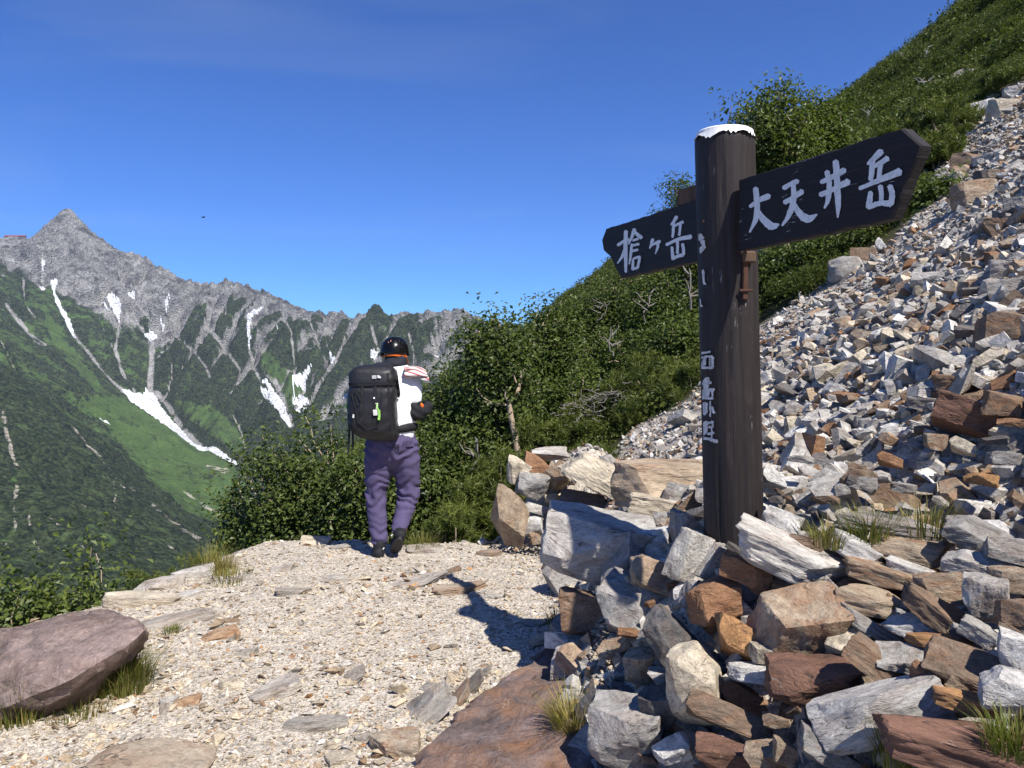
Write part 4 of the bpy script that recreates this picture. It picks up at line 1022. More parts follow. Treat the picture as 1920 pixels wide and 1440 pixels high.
# second layer: finer chips
n = 30000
sx = rng.uniform(0.2, 9.5, n); sy = rng.uniform(1.8, 12.0, n)
keep = (sy < veg_edge(sx) + 0.3)
sx, sy = sx[keep], sy[keep]; sz = Gf(sx, sy)
ppx, ppy = proj(np.stack([sx, sy, sz], -1)); k = (ppx > 960) & (ppx < 2050) & (ppy > 0) & (ppy < 1500)
sx, sy, sz = sx[k], sy[k], sz[k]; n = len(sx)
size = 0.022 * np.exp(rng.normal(0, 0.4, n))
scl = np.stack([size * rng.uniform(1, 2.0, n), size * rng.uniform(0.7, 1.3, n), size * rng.uniform(0.4, 0.8, n)], -1)
OCT = [(np.array([[-.5, .05, 0], [.5, -.1, .1], [.1, .5, -.1], [-.1, -.5, .05], [.05, .1, .5], [-.05, 0, -.5]]), np.array([[0, 3, 4], [3, 1, 4], [1, 2, 4], [2, 0, 4], [3, 0, 5], [1, 3, 5], [2, 1, 5], [0, 2, 5]])),
       (np.array([[-.5, -.3, -.1], [.5, -.4, .1], [.35, .5, .05], [-.4, .4, .2], [.15, -.1, .5], [0, 0, -.5]]), np.array([[0, 1, 4], [1, 2, 4], [2, 3, 4], [3, 0, 4], [1, 0, 5], [2, 1, 5], [3, 2, 5], [0, 3, 5]]))]
V, F, C = scatter(OCT, np.stack([sx, sy, sz - dip(sx, sy) + size * 0.2], -1), scl, rotmats(n, 0.5), tones(n, {'white': 2, 'pale': 4, 'grey': 3, 'tan': 3, 'cream': 3, 'brown': 1.2}))
tag(link('scree_chips', raw_mesh('scree_chips', V, F, False, C), M_SCREE), 'fine stone chips between the larger rubble of the slope', 'scree', kind='stuff')
# gravel of the path
n = 54000
sy = rng.uniform(2.3 ** 0.6, 6.9 ** 0.6, n) ** (1 / 0.6); sx = rng.uniform(-1, 1, n) * (0.62 * sy + 0.3) - 0.15 * sy
keep = (bench_sd(sx, sy) > -0.25) & (sx < np.interp(sy, _ty, _tx) + 0.25)
sx, sy = sx[keep], sy[keep]; sz = Gf(sx, sy); n = len(sx)
patch = fbm(sx / 0.55, sy / 0.55, 3, 121)
size = 0.0098 * np.exp(rng.normal(0, 0.50, n)) * (1 + 0.55 * patch)
bigger = rng.random(n) < 0.018 * (1 + 1.5 * patch); size = np.where(bigger, size * 2.6, size)
scl = np.stack([size * rng.uniform(1, 2.0, n), size * rng.uniform(0.8, 1.3, n), size * rng.uniform(0.35, 0.75, n)], -1)
gc = tones(n, {'white': 2.2, 'pale': 2.4, 'cream': 7, 'tan': 2.2, 'grey': 1.3, 'brown': 0.35, 'orange': 0.25}, 0.18); gc[:, :3] *= np.array([1.0, 0.96, 0.90])
V, F, C = scatter(OCT, np.stack([sx, sy, sz + size * 0.15], -1), scl, rotmats(n, 0.35), gc)
tag(link('gravel', raw_mesh('gravel', V, F, False, C), M_SCREE), 'pale broken gravel strewn over the trodden path', 'gravel', kind='stuff')
# ------------------------------------------------------------------ plants
def tube_arrays(pts, radii, sides=6):
    pts = np.asarray(pts, float); n = len(pts)
    t = np.gradient(pts, axis=0); t /= np.linalg.norm(t, axis=1)[:, None] + 1e-9
    up = np.where(np.abs(t[:, 2:3]) > 0.9, np.array([[1.0, 0, 0]]), np.array([[0, 0, 1.0]]))
    a = np.cross(t, up); a /= np.linalg.norm(a, axis=1)[:, None] + 1e-9; b_ = np.cross(t, a)
    th = np.arange(sides) * 2 * math.pi / sides
    V = pts[:, None] + (a[:, None] * np.cos(th)[None, :, None] + b_[:, None] * np.sin(th)[None, :, None]) * np.asarray(radii)[:, None, None]
    F = []
    for i in range(n - 1):
        for j in range(sides):
            k = (j + 1) % sides
            F.append((i * sides + j, i * sides + k, (i + 1) * sides + k, (i + 1) * sides + j))
    return V.reshape(-1, 3), np.array(F)
def join(parts):
    Vs, Fs, off = [], [], 0
    for V, F in parts:
        Vs.append(V); Fs.append(F + off); off += len(V)
    return np.vstack(Vs), np.vstack(Fs)
def limb(p0, p1, r0, r1, n=6, wob=0.08, r=rng, sag=0.0):
    p0, p1 = np.asarray(p0, float), np.asarray(p1, float); L = np.linalg.norm(p1 - p0)
    t = np.linspace(0, 1, n)[:, None]
    p = p0 + (p1 - p0) * t
    w = np.cumsum(r.normal(0, 1, (n, 3)), 0) * wob * L / n; w -= w[0]; w = w * (np.sin(t * math.pi) * 0.8 + 0.2) * (t > 0)
    p = p + w; p[:, 2] += sag * L * np.sin(t[:, 0] * math.pi)
    return tube_arrays(p, r0 + (r1 - r0) * t[:, 0])
def leaf_quads(cent, nrm, size, r, aspect=0.62, fold=0.18):
    """leaf = two triangles folded on the midrib, pointed; returns V, F, per-vertex idx"""
    n = len(cent)
    nrm = nrm / (np.linalg.norm(nrm, axis=1)[:, None] + 1e-9)
    rd = r.normal(size=(n, 3)); a = np.cross(nrm, rd); a /= np.linalg.norm(a, axis=1)[:, None] + 1e-9; b_ = np.cross(nrm, a)
    L = size[:, None]
    p0 = cent - a * L * 0.5; p2 = cent + a * L * 0.5 - nrm * L * 0.12
    p1 = cent + b_ * L * 0.5 * aspect - a * L * 0.06 + nrm * L * fold; p3 = cent - b_ * L * 0.5 * aspect - a * L * 0.06 + nrm * L * fold
    V = np.stack([p0, p1, p2, p3], 1).reshape(-1, 3)
    i = np.arange(n)[:, None] * 4
    F = np.concatenate([i + np.array([[0, 1, 2]]), i + np.array([[0, 2, 3]])], 0)
    return V, F
def tone_col(v):
    v = np.clip(v, 0, 1); return np.stack([v, v, v, np.ones_like(v)], -1)
def leafy_shrub(name, label, cat, group, base, top, rx, ry, seed, nclump, per, lsize=0.06, stems=4, lean=(0, 0), bark=None, low=0.18, clump_r=0.17, bright=0.42, trunk_r=0.035):
    r = np.random.default_rng(seed)
    base = np.asarray(base, float); Hh = top - base[2]
    root = empty(name, base)
    # clump centres through an uneven crown volume
    u = r.normal(size=(nclump, 3)); u /= np.linalg.norm(u, axis=1)[:, None]
    rad_ = r.uniform(0.35, 1.0, nclump) ** 0.5
    lump = 0.78 + 0.52 * np.array([mnoise.noise(Vector(v) * 1.7 + Vector((seed, 0, 0))) for v in u]) + 0.12 * r.normal(size=nclump)
    zc = Hh * (0.5 + low / 2); zr = Hh * (0.5 - low / 2)
    c = u * (rad_ * lump)[:, None] * np.array([rx, ry, zr]); c[:, 2] += zc
    c[:, 0] += lean[0] * c[:, 2] / Hh; c[:, 1] += lean[1] * c[:, 2] / Hh
    # wood: stems to limbs to clumps
    wood = []
    tips = []
    for s in range(stems):
        a = r.uniform(0, 6.28); o = np.array([math.cos(a), math.sin(a), 0]) * (0.05 if stems > 1 else 0)
        e = np.array([math.cos(a) * rx * r.uniform(.15, .5) + lean[0] * .6, math.sin(a) * ry * r.uniform(.15, .5) + lean[1] * .6, Hh * r.uniform(0.45, 0.7)])
        wood.append(limb(o - np.array([0, 0, 0.12]), e, trunk_r, trunk_r * 0.45, 8, 0.35, r)); tips += [(o + (e - o) * f) for f in (0.5, 0.75, 1.0)]
    tips = np.array(tips)
    sub = np.union1d(r.choice(nclump, min(nclump, 26 + 4 * stems), replace=False), np.where(c[:, 2] > Hh * 0.62)[0])
    for k in sub:
        d = np.linalg.norm(tips - c[k], axis=1) + (tips[:, 2] > c[k, 2] + 0.1) * 2
        wood.append(limb(tips[np.argmin(d)], c[k], trunk_r * 0.32, trunk_r * 0.10, 6, 0.30, r, 0.06))
    V, F = join(wood)
    link('trunk', raw_mesh('trunk', V, F, True), bark or M_BARK, root)
    cen = np.repeat(c, per, 0) + np.clip(r.normal(0, 1, (nclump * per, 3)), -1.5, 1.5) * clump_r * np.array([1, 1, 0.75]) * np.repeat(r.uniform(0.6, 1.35, nclump), per)[:, None]
    nr_ = r.normal(0, 0.55, cen.shape) + np.array([0, -0.15, 0.75]) + 0.35 * (cen - np.array([0, 0, zc])) / np.array([rx, ry, zr])
    V, F = leaf_quads(cen, nr_, lsize * r.uniform(0.6, 1.25, len(cen)), r)
    tn = np.repeat(bright + 0.16 * r.normal(size=nclump), per) + 0.20 * r.normal(size=len(cen))
    link('crown', raw_mesh('crown', V, F, False, tone_col(np.repeat(tn, 4))), M_LEAF, root)
    tag(root, label, cat, group)
    return root
def needle_tufts(c, axis_, r, per=26, L=0.075, w=0.0052):
    n = len(c)
    ax = axis_ / np.linalg.norm(axis_, axis=1)[:, None]
    C = np.repeat(c, per, 0); A = np.repeat(ax, per, 0); Ls = np.repeat(r.uniform(0.7, 1.3, n), per) * L
    t = r.uniform(-0.5, 0.6, n * per)
    s = r.normal(size=C.shape); s -= (s * A).sum(1)[:, None] * A; s /= np.linalg.norm(s, axis=1)[:, None]
    d = A * r.uniform(0.25, 0.85, len(C))[:, None] + s * r.uniform(0.6, 1.0, len(C))[:, None]; d /= np.linalg.norm(d, axis=1)[:, None]
    p0 = C + A * (t * Ls * 1.2)[:, None]
    q_ = np.cross(d, r.normal(size=d.shape)); q_ /= np.linalg.norm(q_, axis=1)[:, None]
    V = np.stack([p0 - q_ * w * 0.5, p0 + q_ * w * 0.5, p0 + d * Ls[:, None]], 1).reshape(-1, 3)
    return V, np.arange(len(V)).reshape(-1, 3)
def pine_bush(label, group, base, top, rx, ry, seed, ntuft, L=0.085, w=0.0062, per=26, name='dwarf_pine', bright=0.50):
    r = np.random.default_rng(seed); base = np.asarray(base, float); Hh = top - base[2]
    root = empty(name, base)
    nb = max(12, ntuft // 22)
    u = r.normal(size=(nb, 3)); u[:, 2] = np.abs(u[:, 2]) * 0.9 - 0.30; u /= np.linalg.norm(u, axis=1)[:, None]
    ends = u * np.array([rx, ry, Hh * 0.80]) * (r.uniform(0.45, 1.0, (nb, 1)) ** 0.6) * (1 + 0.16 * r.normal(size=(nb, 1))); ends[:, 2] += Hh * 0.14
    ends[:, 2] = np.clip(ends[:, 2], 0.05 * Hh, Hh * 0.97)
    wood = [limb((u[k, 0] * 0.1, u[k, 1] * 0.1, -0.1), ends[k], 0.020, 0.006, 6, 0.2, r, -0.08) for k in range(0, nb, 2)]
    V, F = join(wood); link('trunk', raw_mesh('trunk', V, F, True), M_BARK, root)
    # rounded clusters of short bottle-brush shoots, light tips on top, inner shade put into the needle colour
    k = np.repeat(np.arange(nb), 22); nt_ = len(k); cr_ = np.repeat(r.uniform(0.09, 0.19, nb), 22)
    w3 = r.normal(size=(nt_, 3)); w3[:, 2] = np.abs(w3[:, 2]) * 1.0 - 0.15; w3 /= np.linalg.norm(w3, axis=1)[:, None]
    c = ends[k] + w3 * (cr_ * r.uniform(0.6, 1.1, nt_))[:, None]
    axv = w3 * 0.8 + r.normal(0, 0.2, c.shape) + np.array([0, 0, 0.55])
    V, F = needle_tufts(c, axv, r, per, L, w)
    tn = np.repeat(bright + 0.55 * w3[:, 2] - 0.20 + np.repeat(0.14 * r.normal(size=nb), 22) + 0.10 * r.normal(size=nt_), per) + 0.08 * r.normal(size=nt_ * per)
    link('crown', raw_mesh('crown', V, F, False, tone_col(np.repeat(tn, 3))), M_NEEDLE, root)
    tag(root, label, 'dwarf pine', group)
    return root
def gbase(px, Y):
    X = (px - CXP) / FPX * Y
    return np.array([X, Y, float(Gf(X, Y))])
def ztop(px, py, Y): return float(at(px, py, Y)[2])
BG = 'broad-leaved bushes on the hillside'
BUSH = [  # column, top row, depth, half width px, label, seed
 (470, 850, 8.6, 75, 'low leafy bush at the left end of the thicket'),
 (540, 790, 8.2, 95, 'rounded leafy bush above the rim grass'),
 (610, 745, 8.4, 90, 'tallest leafy bush left of the hiker'),
 (665, 800, 7.7, 75, 'leafy bush directly left of the hiker legs'),
 (730, 850, 7.9, 80, 'leafy bush directly behind the hiker legs'),
 (800, 800, 8.2, 75, 'leafy bush right of the hiker waist'),
 (850, 700, 9.0, 85, 'leafy bush right of the hiker head'),
 (840, 650, 10.5, 70, 'leafy bush on the skyline above the hiker arm'),
 (900, 770, 8.4, 75, 'leafy bush left of the pale forked trunk'),
 (1070, 690, 9.4, 75, 'leafy bush right of the pale forked trunk'),
 (1040, 610, 11.5, 80, 'leafy bush on the slope behind the forked tree'),
 (1110, 545, 13.0, 80, 'leafy bush high on the slope left of the small sign'),
 (1165, 505, 13.0, 75, 'leafy bush right under the small sign board'),
 (1235, 500, 11.5, 80, 'leafy bush just left of the post'),
 (1190, 620, 10.0, 80, 'leafy bush halfway between small sign and pines'),
 (1275, 590, 9.2, 75, 'leafy bush touching the post on the left'),
 (1285, 325, 14.0, 60, 'leafy bush top showing above the small sign'),
 (1440, 470, 9.6, 60, 'leafy bush just right of the post under the sign'),
 (1500, 450, 9.4, 65, 'leafy bush under the middle of the large sign'),
 (1570, 440, 9.2, 60, 'leafy bush under the right part of the large sign'),
 (1640, 415, 9.0, 45, 'leafy bush next to the scree under the sign tip'),
 (1740, 330, 8.6, 30, 'small leafy plant growing behind the sign tip'),
]
for i, (px, py, Y, hw, lab) in enumerate(BUSH):
    b0 = gbase(px, Y); tp = ztop(px, py, Y); rx = hw * Y / FPX
    if tp - b0[2] < 0.5: b0[2] = tp - 0.5
    hgt = tp - b0[2]
    leafy_shrub('bush', lab, 'bush', BG, b0, tp, rx * 1.08, rx * 0.9, 500 + i, int(78 * min(2.0, max(0.5, rx * hgt / 0.6))), 76, 0.057, 5, low=0.05, clump_r=0.15, bright=0.53)
TREES = [ # column, top row, depth, half width px, label, stems
 (962, 555, 8.7, 62, 'small tree with a pale forked trunk right of the hiker', 2, (-0.25, 0)),
 (1010, 560, 10.2, 45, 'slender tree behind the one with the pale forked trunk', 2, (0.1, 0)),
 (1448, 138, 11.0, 78, 'leafy tree rising between post and large sign', 3, (-0.1, 0)),
 (1515, 180, 11.6, 60, 'lower leafy tree right of the one between post and sign', 3, (0.1, 0)),
]
for i, (px, py, Y, hw, lab, st, lean) in enumerate(TREES):
    b0 = gbase(px, Y); tp = ztop(px, py, Y); rx = hw * Y / FPX
    leafy_shrub('small_tree', lab, 'tree', 'small trees on the hillside', b0, tp, rx * 1.1, rx, 700 + i, 130 if i < 2 else 210, 62, 0.058 if i < 2 else 0.066, st, lean=lean, low=0.25, clump_r=0.16, trunk_r=0.05, bright=0.48 if i < 2 else 0.60)
# the pale trunk that shows in front of the leaves
def trunk_px(lst, Y, r0, r1, parts):
    W = at([p[0] for p in lst], [p[1] for p in lst], np.full(len(lst), Y) if np.isscalar(Y) else np.array(Y))
    parts.append(tube_arrays(W, np.linspace(r0, r1, len(W)), 7))
root = empty('bare_trunk', gbase(962, 8.35)); parts = []
for lst, a, b_ in [([(972, 860), (965, 815), (957, 780), (955, 757)], 0.040, 0.032), ([(955, 757), (972, 730), (978, 705), (984, 690)], 0.028, 0.012), ([(955, 757), (947, 742), (950, 725)], 0.02, 0.009), ([(955, 760), (935, 758), (917, 756), (905, 752)], 0.016, 0.006),
                   ([(972, 728), (966, 712), (962, 700)], 0.012, 0.006), ([(925, 757), (905, 745), (893, 728)], 0.009, 0.004)]:
    trunk_px(lst, 8.35, a, b_, parts)
V, F = join(parts); V = V - np.array(root.location)
link('stem', raw_mesh('stem', V, F, True), M_BARK, root)
tag(root, 'pale bare forked trunk showing in front of the thicket', 'tree trunk')
PG = 'dwarf pines along the edge of the stones'
PINES = [(880, 905, 7.35, 80, 'rounded dwarf pine between hiker and stone heap'), (935, 850, 7.7, 60, 'dwarf pine directly behind the left end of the stone heap'), (1000, 805, 8.3, 55, 'dwarf pine behind the peak of the stone heap'), (840, 950, 6.95, 45, 'small low dwarf pine at the path rim'),
         (1065, 790, 8.6, 60, 'dwarf pine behind the cream slab of the heap'), (1120, 745, 9.0, 65, 'dwarf pine beside the dead grey twigs'), (1180, 700, 9.0, 65, 'dwarf pine uphill of the dead twigs'), (1245, 665, 8.8, 70, 'large dwarf pine just left of the post'), (1290, 690, 8.2, 50, 'dwarf pine touching the post at the scree edge'), (1200, 745, 8.4, 55, 'dwarf pine overhanging the scree left of the post'),
         (1130, 800, 8.6, 45, 'dark dwarf pine low above the bedrock slab'), (1690, 210, 12.5, 70, 'dwarf pine above the large sign'), (1620, 245, 13.5, 70, 'dwarf pine behind the middle of the large sign'), (1760, 195, 11.5, 55, 'dwarf pine at the top of the scree above the sign tip'), (1745, 240, 10.5, 40, 'small dwarf pine touching the sign tip from behind'), (1880, 120, 13.0, 50, 'dwarf pine right of the large outcrop')]
for i, (px, py, Y, hw, lab) in enumerate(PINES):
    b0 = gbase(px, Y); tp = ztop(px, py, Y); rx = hw * Y / FPX
    if tp - b0[2] < 0.45: b0[2] = tp - 0.45
    far_ = Y > 10
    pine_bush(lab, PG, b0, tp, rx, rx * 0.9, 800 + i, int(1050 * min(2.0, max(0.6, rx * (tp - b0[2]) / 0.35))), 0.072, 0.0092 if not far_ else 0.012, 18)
# bushes below the left rim
for i, (px, py, Y, hw, lab) in enumerate([(40, 1034, 5.9, 85, 'leafy bush at the left edge behind the mauve boulder'), (140, 1022, 6.2, 85, 'leafy bush right of the one at the left edge below the rim'), (195, 1085, 6.6, 40, 'small leafy bush beside the cream rim rock'), (-70, 1090, 5.4, 70, 'leafy bush mostly beyond the left edge')]):
    tp = ztop(px, py, Y); X = (px - CXP) / FPX * Y; b0 = np.array([X, Y, min(float(Gf(X, Y)), tp - 0.9)])
    rx = hw * Y / FPX
    leafy_shrub('bush', lab, 'bush', 'bushes below the left rim', b0, tp, rx, rx, 900 + i, 190, 60, 0.06, 4, low=0.05, bright=0.75)
for i, (px, py, Y, hw) in enumerate([(265, 1055, 9.5, 45), (330, 1062, 10.5, 45), (300, 1070, 8.5, 40)]):
    tp = ztop(px, py, Y); X = (px - CXP) / FPX * Y
    pine_bush(['dwarf pine below the rim behind the cream rock', 'dwarf pine below the rim behind the white cracked rock', 'low dwarf pine just below the pale rim rocks'][i], 'dwarf pines below the left rim', np.array([X, Y, tp - 0.9]), tp, hw * Y / FPX, 0.3, 950 + i, 700, 0.072, 0.010, 18)
# bleached dead twigs between the pines, and dead branches up the hill
def twigs(label, px, py, Y, n, sz, seed, mat=M_TWIG):
    r = np.random.default_rng(seed); c = at(px, py, Y); root = empty('dead_branch', c); pr = []
    for _ in range(n):
        a = r.normal(0, 1, 3) * np.array([sz, sz * .5, sz * .3]); d = r.normal(0, 1, 3) * np.array([1, .6, .45]); d *= sz * r.uniform(.3, .8) / np.linalg.norm(d)
        pr.append(limb(a, a + d, 0.006, 0.002, 6, 0.6, r))
    V, F = join(pr); link('twig_tangle', raw_mesh('twig_tangle', V, F, True), mat, root)
    tag(root, label, 'dead branch', 'bleached dead branches on the hillside')
twigs('tangle of dead grey twigs between the dwarf pines', 1150, 745, 8.45, 60, 0.20, 1)
twigs('lower tangle of dead grey twigs beside the bushes', 1095, 770, 8.4, 36, 0.15, 2)
r = random.Random(3)
for k, (px, py, hh, lab) in enumerate([(1605, 325, 40, 'white dead branch just above the sign middle'), (1725, 165, 34, 'white dead stem standing among the pines above the sign'), (1735, 100, 26, 'crooked white dead branch on the upper hillside'), (1690, 110, 22, 'white dead branch left of the crooked one'), (1500, 555, 10, 'small dead branch under the sign'), (1885, 75, 26, 'white dead branch near the right edge of the upper hill'), (1625, 215, 30, 'thin dead branch behind the large sign'), (1210, 580, 50, 'bare pale stems left of the post'), (1320 - 25, 545, 70, 'thin straight pale stem beside the post'), (1150, 640, 55, 'bare pale stems among the bushes on the slope'), (885, 850, 60, 'pale stem in the shade of the bushes right of the hiker'), (1120, 585, 40, 'pale branching stem high among the bushes')]):
    P = hit([px], [py + 30])[0]
    Y = P[1] if not np.isnan(P).any() else 14.0
    Y = {7: 9.6, 8: 8.6, 9: 9.0, 10: 7.6, 11: 11.3}.get(k, Y - 0.9)
    rr = np.random.default_rng(40 + k); root = empty('dead_branch', at(px, py + hh / 2, Y)); L = hh * Y / FPX; pr = []
    p0 = np.zeros(3); p1 = np.array([rr.uniform(-.3, .3) * L, 0, L]); pr.append(limb(p0, p1, max(.010, L * .030), .006, 7, 0.5, rr))
    for _ in range(5):
        f = rr.uniform(.3, .95); q0 = p0 + (p1 - p0) * f; pr.append(limb(q0, q0 + np.array([rr.uniform(-.6, .6), rr.uniform(-.2, .2), rr.uniform(.1, .5)]) * L, L * .022 + .003, .003, 6, 0.4, rr))
    V, F = join(pr); link('twig', raw_mesh('twig', V, F, True), M_DEAD if k < 7 else M_TWIG, root)
    tag(root, lab, 'dead branch' if k < 7 else 'stem', 'bleached dead branches on the hillside')

# hillside brush: low pine and alder carpet, uncountable, scattered by geometry nodes over the slope
def clump_obj(seed, kind):
    r = np.random.default_rng(seed)
    if kind == 'leaf':
        n = 520; u = r.normal(size=(n, 3)); u /= np.linalg.norm(u, axis=1)[:, None]; u[:, 2] = np.abs(u[:, 2]); u *= r.uniform(0.6, 1.05, (n, 1)) * (1 + 0.25 * np.sin(u[:, :1] * 5 + seed))
        V, F = leaf_quads(u * np.array([1, 1, 0.75]), u * 0.6 + r.normal(0, .6, u.shape) + np.array([0, -.1, .7]), r.uniform(0.07, 0.15, n), r)
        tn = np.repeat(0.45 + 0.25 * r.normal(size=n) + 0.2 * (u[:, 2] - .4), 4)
    else:
        n = 330; u = r.normal(size=(n, 3)); u /= np.linalg.norm(u, axis=1)[:, None]; u[:, 2] = np.abs(u[:, 2]); u *= r.uniform(0.65, 1.02, (n, 1))
        V, F = needle_tufts(u * np.array([1, 1, 0.7]), u + np.array([0, 0, .8]) + r.normal(0, .3, u.shape), r, 12, 0.13, 0.020)
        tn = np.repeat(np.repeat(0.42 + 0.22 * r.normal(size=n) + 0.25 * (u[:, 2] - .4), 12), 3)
    me = raw_mesh('brush_clump', V, F, False, tone_col(tn)); me.materials.append(M_BRUSH)
    return bpy.data.objects.new('brush_clump', me)
clumps = bpy.data.collections.new('brush_clumps')
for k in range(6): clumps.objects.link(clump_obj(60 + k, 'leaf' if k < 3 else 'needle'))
pts = []
def add_pts(n, x0, x1, y0, y1, s0, s1):
    x = rng.uniform(x0, x1, n); y = rng.uniform(y0, y1, n); z = Gf(x, y)
    a, b_ = proj(np.stack([x, y, z], -1))
    k = (veg_mask(x, y) > 0.5) & (a > 380) & (a < 2150) & (b_ > -250) & (b_ < 1100) & (y > veg_edge(x) + 0.35)
    bare = fbm(x / 14, y / 14, 3, 131) > 0.55
    k &= ~bare
    x, y, z = x[k], y[k], z[k]
    s = rng.uniform(s0, s1, len(x)) * (1 + 0.35 * fbm(x / 6, y / 6, 2, 132))
    pts.append(np.stack([x, y, z - s * 0.18, s], -1))
add_pts(2600, -6, 14, 7.2, 18, 0.22, 0.42)
add_pts(5200, -16, 34, 16, 42, 0.45, 0.95)
add_pts(9000, -30, 110, 38, 110, 0.9, 1.9)
add_pts(6000, -60, 260, 100, 230, 1.8, 3.4)
PT = np.vstack(pts)
me = bpy.data.meshes.new('hillside_brush'); me.vertices.add(len(PT)); me.vertices.foreach_set('co', PT[:, :3].astype(np.float32).ravel())
a = me.attributes.new('size', 'FLOAT', 'POINT'); a.data.foreach_set('value', PT[:, 3].astype(np.float32))
ho = link('hillside_brush', me)
tag(ho, 'low carpet of pine and alder scrub covering the hillside', 'scrub', kind='stuff')
ng = bpy.data.node_groups.new('scatter_brush', 'GeometryNodeTree')
ng.interface.new_socket('Geometry', in_out='INPUT', socket_type='NodeSocketGeometry'); ng.interface.new_socket('Geometry', in_out='OUTPUT', socket_type='NodeSocketGeometry')
gi, go = ng.nodes.new('NodeGroupInput'), ng.nodes.new('NodeGroupOutput')
iop = ng.nodes.new('GeometryNodeInstanceOnPoints'); ci = ng.nodes.new('GeometryNodeCollectionInfo')
ci.inputs['Collection'].default_value = clumps; ci.inputs['Separate Children'].default_value = True; ci.inputs['Reset Children'].default_value = True
iop.inputs['Pick Instance'].default_value = True
na_ = ng.nodes.new('GeometryNodeInputNamedAttribute'); na_.data_type = 'FLOAT'; na_.inputs['Name'].default_value = 'size'
rv = ng.nodes.new('FunctionNodeRandomValue'); rv.data_type = 'FLOAT_VECTOR'; rv.inputs[0].default_value = (-0.15, -0.15, 0); rv.inputs[1].default_value = (0.15, 0.15, 6.28)
L_ = ng.links.new
L_(gi.outputs[0], iop.inputs['Points']); L_(ci.outputs[0], iop.inputs['Instance']); L_(na_.outputs[0], iop.inputs['Scale']); L_(rv.outputs[0], iop.inputs['Rotation']); L_(iop.outputs[0], go.inputs[0])
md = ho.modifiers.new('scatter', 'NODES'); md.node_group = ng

# grass tufts
def grass_tuft(label, px, py, n, hgt, spread, seed, dry=0.4, Y=None, lean=(0, 0), group='grass tufts on the path and stones', lift=0.0):
    r = np.random.default_rng(seed); P = hit([px], [py])[0] if Y is None else at(px, py, Y)
    n = int(n * 1.9); root = empty('grass_tuft', P + np.array([0, 0, lift])); Vs, Fs, Ts, off = [], [], [], 0
    for _ in range(n):
        a = r.uniform(0, 6.28); d = np.array([math.cos(a), math.sin(a), 0]); o = d * spread * math.sqrt(r.uniform(0, 1)) * 0.55
        L = hgt * r.uniform(0.45, 1.1); bend = r.uniform(0.2, 0.9); w = r.uniform(0.0011, 0.0024)
        dd = d * bend + np.array([lean[0], lean[1], 0]) + np.array([r.normal(0, .15), r.normal(0, .15), 0]); sd = np.array([-d[1], d[0], 0]) * w
        ts = np.array([0, .35, .7, 1.0]); pth = o + np.outer(ts ** 2 * L * 0.8, dd) + np.outer(ts * L * (1 - 0.25 * bend * ts), np.array([0, 0, 1]))
        for i, p in enumerate(pth):
            ww = (1 - ts[i] ** 2)
            Vs += [p - sd * ww, p + sd * ww]
        for i in range(3): Fs.append((off + 2 * i, off + 2 * i + 1, off + 2 * i + 3, off + 2 * i + 2))
        tv = np.clip(dry + r.normal(0, .28), 0, 1); Ts += [tv] * 8; off += 8
    link('blades', raw_mesh('blades', np.array(Vs), np.array(Fs), False, tone_col(np.array(Ts))), M_GRASS, root)
    tag(root, label, 'grass', group)
for args in [('green grass tuft against the front of the mauve boulder', 232, 1290, 420, 0.20, 0.26, 1, 0.22), ('grass tuft at the left edge below the mauve boulder', 30, 1335, 520, 0.24, 0.34, 2, 0.22), ('sparse grass between the two tufts under the boulder', 150, 1330, 160, 0.12, 0.30, 10, 0.35),
             ('dry yellow grass tuft on the brown outcrop beside the cairn', 1075, 1385, 330, 0.21, 0.14, 3, 0.62), ('grass growing at the foot of the very large whitish slab', 1690, 1435, 110, 0.09, 0.12, 4, 0.3), ('green grass tuft in the bottom right corner', 1905, 1405, 150, 0.085, 0.13, 5, 0.12),
             ('tall grass on the path rim', 440, 1030, 420, 0.34, 0.60, 6, 0.25), ('short grass on the rim left of the tall grass', 395, 1062, 160, 0.18, 0.30, 7, 0.35), ('dry rusty grass on the rim near the white rock', 418, 1072, 150, 0.14, 0.2, 8, 0.8), ('tall grass on the rim right of the first', 500, 1012, 260, 0.26, 0.5, 9, 0.3),
             ('little green tuft on the dark grey ledge', 322, 1186, 70, 0.05, 0.10, 11, 0.1), ('grass behind the striped stone near the post', 1630, 1010, 120, 0.14, 0.16, 12, 0.25), ('grass tuft left of the striped stone near the post', 1555, 1022, 100, 0.11, 0.14, 13, 0.35), ('grass blades on top of the long flat slab', 1735, 1000, 60, 0.16, 0.2, 14, 0.4),
             ('short grass behind the hiker feet', 790, 1025, 120, 0.14, 0.3, 15, 0.25), ('dark grass tuft in the shadow under the cairn', 1045, 1175, 120, 0.10, 0.14, 16, 0.1), ('grass strip on the rim beside the grey flat stone', 432, 1088, 120, 0.10, 0.3, 17, 0.3)]:
    grass_tuft(*args)
